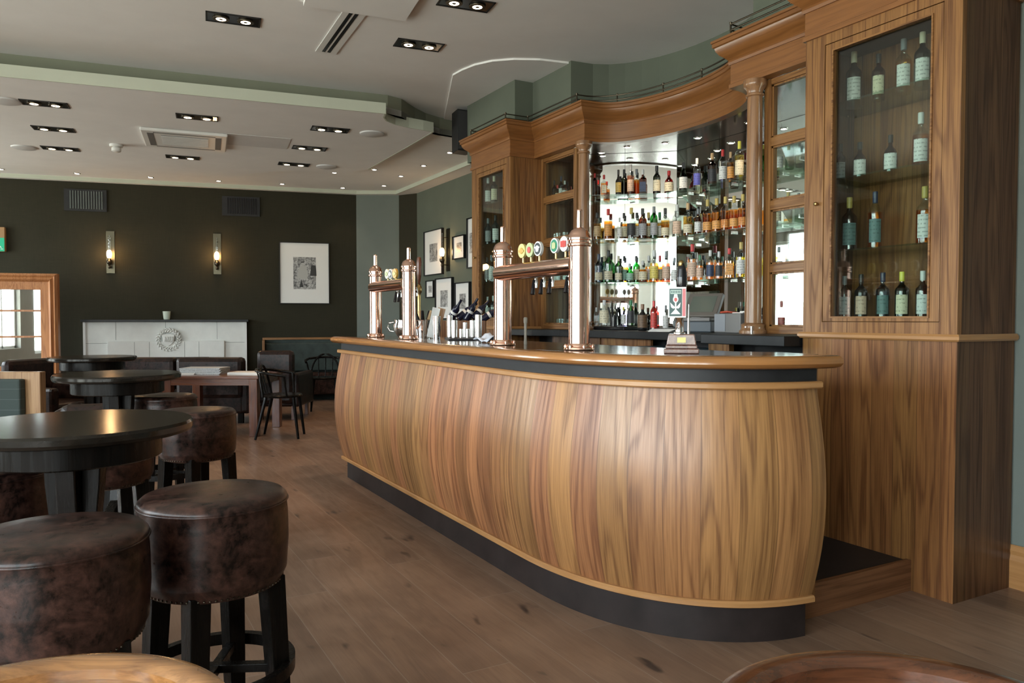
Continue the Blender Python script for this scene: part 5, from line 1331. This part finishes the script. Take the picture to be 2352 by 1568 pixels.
for (px, py, lab) in ((103, 238, 'twin downlight on the ceiling raft closest to the ceiling step, by the first speaker disc'), (123, 296, 'twin downlight second in the row near the exit sign side of the raft'),
                      (139, 341, 'twin downlight third in the row near the exit sign side of the raft'), (453, 269, 'twin downlight just above the air conditioning cassette'),
                      (420, 361, 'twin downlight just below the air conditioning cassette'), (758, 297, 'twin downlight beside the speaker disc at the bar side of the raft'),
                      (711, 340, 'twin downlight middle one of the three at the bar side of the raft'), (675, 377, 'twin downlight farthest of the three at the bar side of the raft')):
    twin(px, py, ZR_, lab, e=45)
def disc(px, py, z, label):
    p = on_z(px, py, z); m = MB(); m.lathe([(0, -.022), (.1, -.02), (.125, -.012), (.13, 0)], p.x, p.y, z, 36)
    tag(m.build('ceiling_speaker', plain('speaker white', (.6, .6, .6), .5), smooth=40), label, 'speaker', 'round ceiling speakers')
disc(12, 231, ZR_, 'round white ceiling speaker cut by the frame edge'); disc(855, 306, ZR_, 'round white ceiling speaker near the raft corner by the bar')
disc(55, 338, ZR_, 'round white ceiling speaker beside the row of twin lights near the exit sign'); disc(750, 382, ZR_, 'round white ceiling speaker at the far bar side end of the raft')
p = on_z(267, 332, ZR_); t = thing('smoke_detector', 'small white smoke detector under the ceiling raft', 'smoke detector', (p.x, p.y, ZR_-.085))
MB().lathe([(.03, 0), (.05, .012), (.05, .045), (.035, .055), (.035, .06)], seg=24).build('detector_head', M['white'], t, smooth=40)
MB().lathe([(.065, .058), (.07, .066), (.07, .085)], seg=24).build('detector_base', M['white'], t, smooth=40)
# AC cassette
p = on_z(426, 318, ZR_); t = thing('air_conditioning_cassette', 'square white air conditioning cassette under the ceiling raft', 'air conditioner', (p.x, p.y, ZR_), rz=CA)
w = .42
m = MB(); m.box(-w, w, -w*.95, w*.95, -.035, 0); m.build('cassette_panel', M['white'], t, bevel=.012)
m = MB(); m.box(-.23, .23, -.23, .23, -.037, -.035); m.build('grille_well', plain('vent grey', (.12, .12, .12), .6), t)
for k in range(14):
    m = MB(); y = -.215+k*.031; m.box(-.23, .23, y, y+.016, -.042, -.036); m.build('grille_bar', M['white'], t)
m = MB()
for s in (-1, 1): m.box(s*.33-.03, s*.33+.03, -.3, .3, -.037, -.035); m.box(-.3, .3, s*.33-.012, s*.33+.012, -.037, -.035)
m.build('air_slot', plain('vent grey', (.12, .12, .12), .6), t)
# access panels
a_, b_ = on_z(524, 318, ZR_), on_z(645, 330, ZR_); m = MB(); c_2 = (a_+b_)/2
m.box(-.33, .36, -.27, .27, -.004, 0, T=Matrix.Translation((c_2.x, c_2.y, ZR_)) @ Matrix.Rotation(CA, 4, 'Z')); tag(m.build('access_panel', M['ceil2']), 'flat grey access panel beside the air conditioning cassette', 'panel')
p = on_z(850, -18, ZN); m = MB(); m.box(-.4, .32, -.3, .33, -.03, 0, T=Matrix.Translation((p.x, p.y, ZN)) @ Matrix.Rotation(CA, 4, 'Z')); tag(m.build('raised_panel', M['ceil']), 'boxed ceiling panel cut by the top frame edge beside the linear vent', 'panel')
# linear vent
a_, b_ = on_z(822, 18, ZN), on_z(748, 120, ZN); d = b_-a_; Lv = d.length/2; c_2 = (a_+b_)/2
t = thing('linear_vent', 'long double slot ceiling vent between two twin downlights', 'vent', (c_2.x, c_2.y, ZN), rz=atan2(d.y, d.x))
m = MB(); m.box(-Lv, Lv, -.085, .085, -.008, 0); m.build('vent_frame', M['white'], t, bevel=.002)
for y in (-.03, .012): m = MB(); m.box(-Lv+.03, Lv-.03, y-.0, y+.026, -.0095, -.008); m.build('vent_slot', M['blackgloss'], t)
# small recessed spots
def spot(px, py, z, label, grp, e=0, r=.032):
    p = on_z(px, py, z); t = thing('recessed_spot', label, 'ceiling light', (p.x, p.y, z), group=grp)
    m = MB(); m.lathe([(r, -.006), (r*1.35, -.004), (r*1.4, 0)], 0, 0, 0, 20); m.build('spot_rim', M['chrome'], t, smooth=40)
    m = MB(); m.lathe([(0, -.008), (r*.8, -.007), (r, -.005)], 0, 0, 0, 16); m.build('spot_lamp', BULBC, t, smooth=40)
    if e:
        L = D_.lights.new('spot_beam', 'SPOT'); L.energy = e; L.color = (1, .75, .5); L.spot_size = R(80); L.spot_blend = .6; L.shadow_soft_size = .03
        lo = D_.objects.new('spot_beam', L); COL.objects.link(lo); lo.location = (p.x, p.y, z-.03)
pos = ['first', 'second', 'third', 'fourth', 'fifth', 'sixth', 'seventh']
for k, (px, py) in enumerate(((2, 388), (177, 398), (346, 407), (502, 415), (648, 422), (787, 431))):
    spot(px, py, 3.27, 'small recessed spot along the dark wall, %s from the exit sign' % pos[k], 'recessed spots along the dark wall', 6)
for k, (px, py) in enumerate(((882, 426), (921, 404), (973, 380), (1033, 350))):
    spot(px, py, 3.27, 'small recessed spot above the green picture wall, %s from the corner' % pos[k], 'recessed spots above the green wall', 6)
for k, (px, py) in enumerate(((768, 396), (860, 389))):
    spot(px, py, 3.27, 'small recessed spot close to the edge of the ceiling raft, %s from the dark wall' % pos[k], 'recessed spots by the raft edge', 0)
for k, (px, py) in enumerate(((1381, 350), (1441, 337), (1528, 328), (1603, 316), (1720, 281))):
    spot(px, py, 2.70, 'small recessed spot in the metal soffit over the bottles, %s from the distant column' % pos[k], 'recessed spots over the bottles', 7, r=.024)

# ================================================================== WORLD + RENDER
wd = D_.worlds.new('World'); sc.world = wd; wd.use_nodes = True; nt = wd.node_tree; nt.nodes.clear()
o = nt.nodes.new('ShaderNodeOutputWorld'); bg = nt.nodes.new('ShaderNodeBackground'); bg.inputs[1].default_value = 28.0
tc = nt.nodes.new('ShaderNodeTexCoord'); sx = nt.nodes.new('ShaderNodeSeparateXYZ'); mr = nt.nodes.new('ShaderNodeMapRange'); mr.inputs[1].default_value = -.06; mr.inputs[2].default_value = .1
mx = nt.nodes.new('ShaderNodeMix'); mx.data_type = 'RGBA'; mx.inputs[6].default_value = (.55, .55, .50, 1); mx.inputs[7].default_value = (.86, .93, 1.0, 1)
nt.links.new(tc.outputs['Generated'], sx.inputs[0]); nt.links.new(sx.outputs[2], mr.inputs[0]); nt.links.new(mr.outputs[0], mx.inputs[0]); nt.links.new(mx.outputs[2], bg.inputs[0]); nt.links.new(bg.outputs[0], o.inputs[0])
wd.cycles.sampling_method = 'MANUAL'; wd.cycles.sample_map_resolution = 256
sc.view_settings.view_transform = 'Standard'; sc.view_settings.look = 'None'; sc.view_settings.gamma = 1; sc.view_settings.exposure = 0.0
sc.view_settings.use_curve_mapping = False
sc.cycles.max_bounces = 12; sc.cycles.diffuse_bounces = 4; sc.cycles.glossy_bounces = 6; sc.cycles.transparent_max_bounces = 24; sc.cycles.transmission_bounces = 6
sc.cycles.use_denoising = True; sc.cycles.sample_clamp_indirect = 6.0
sc.cycles.caustics_reflective = False; sc.cycles.caustics_refractive = False
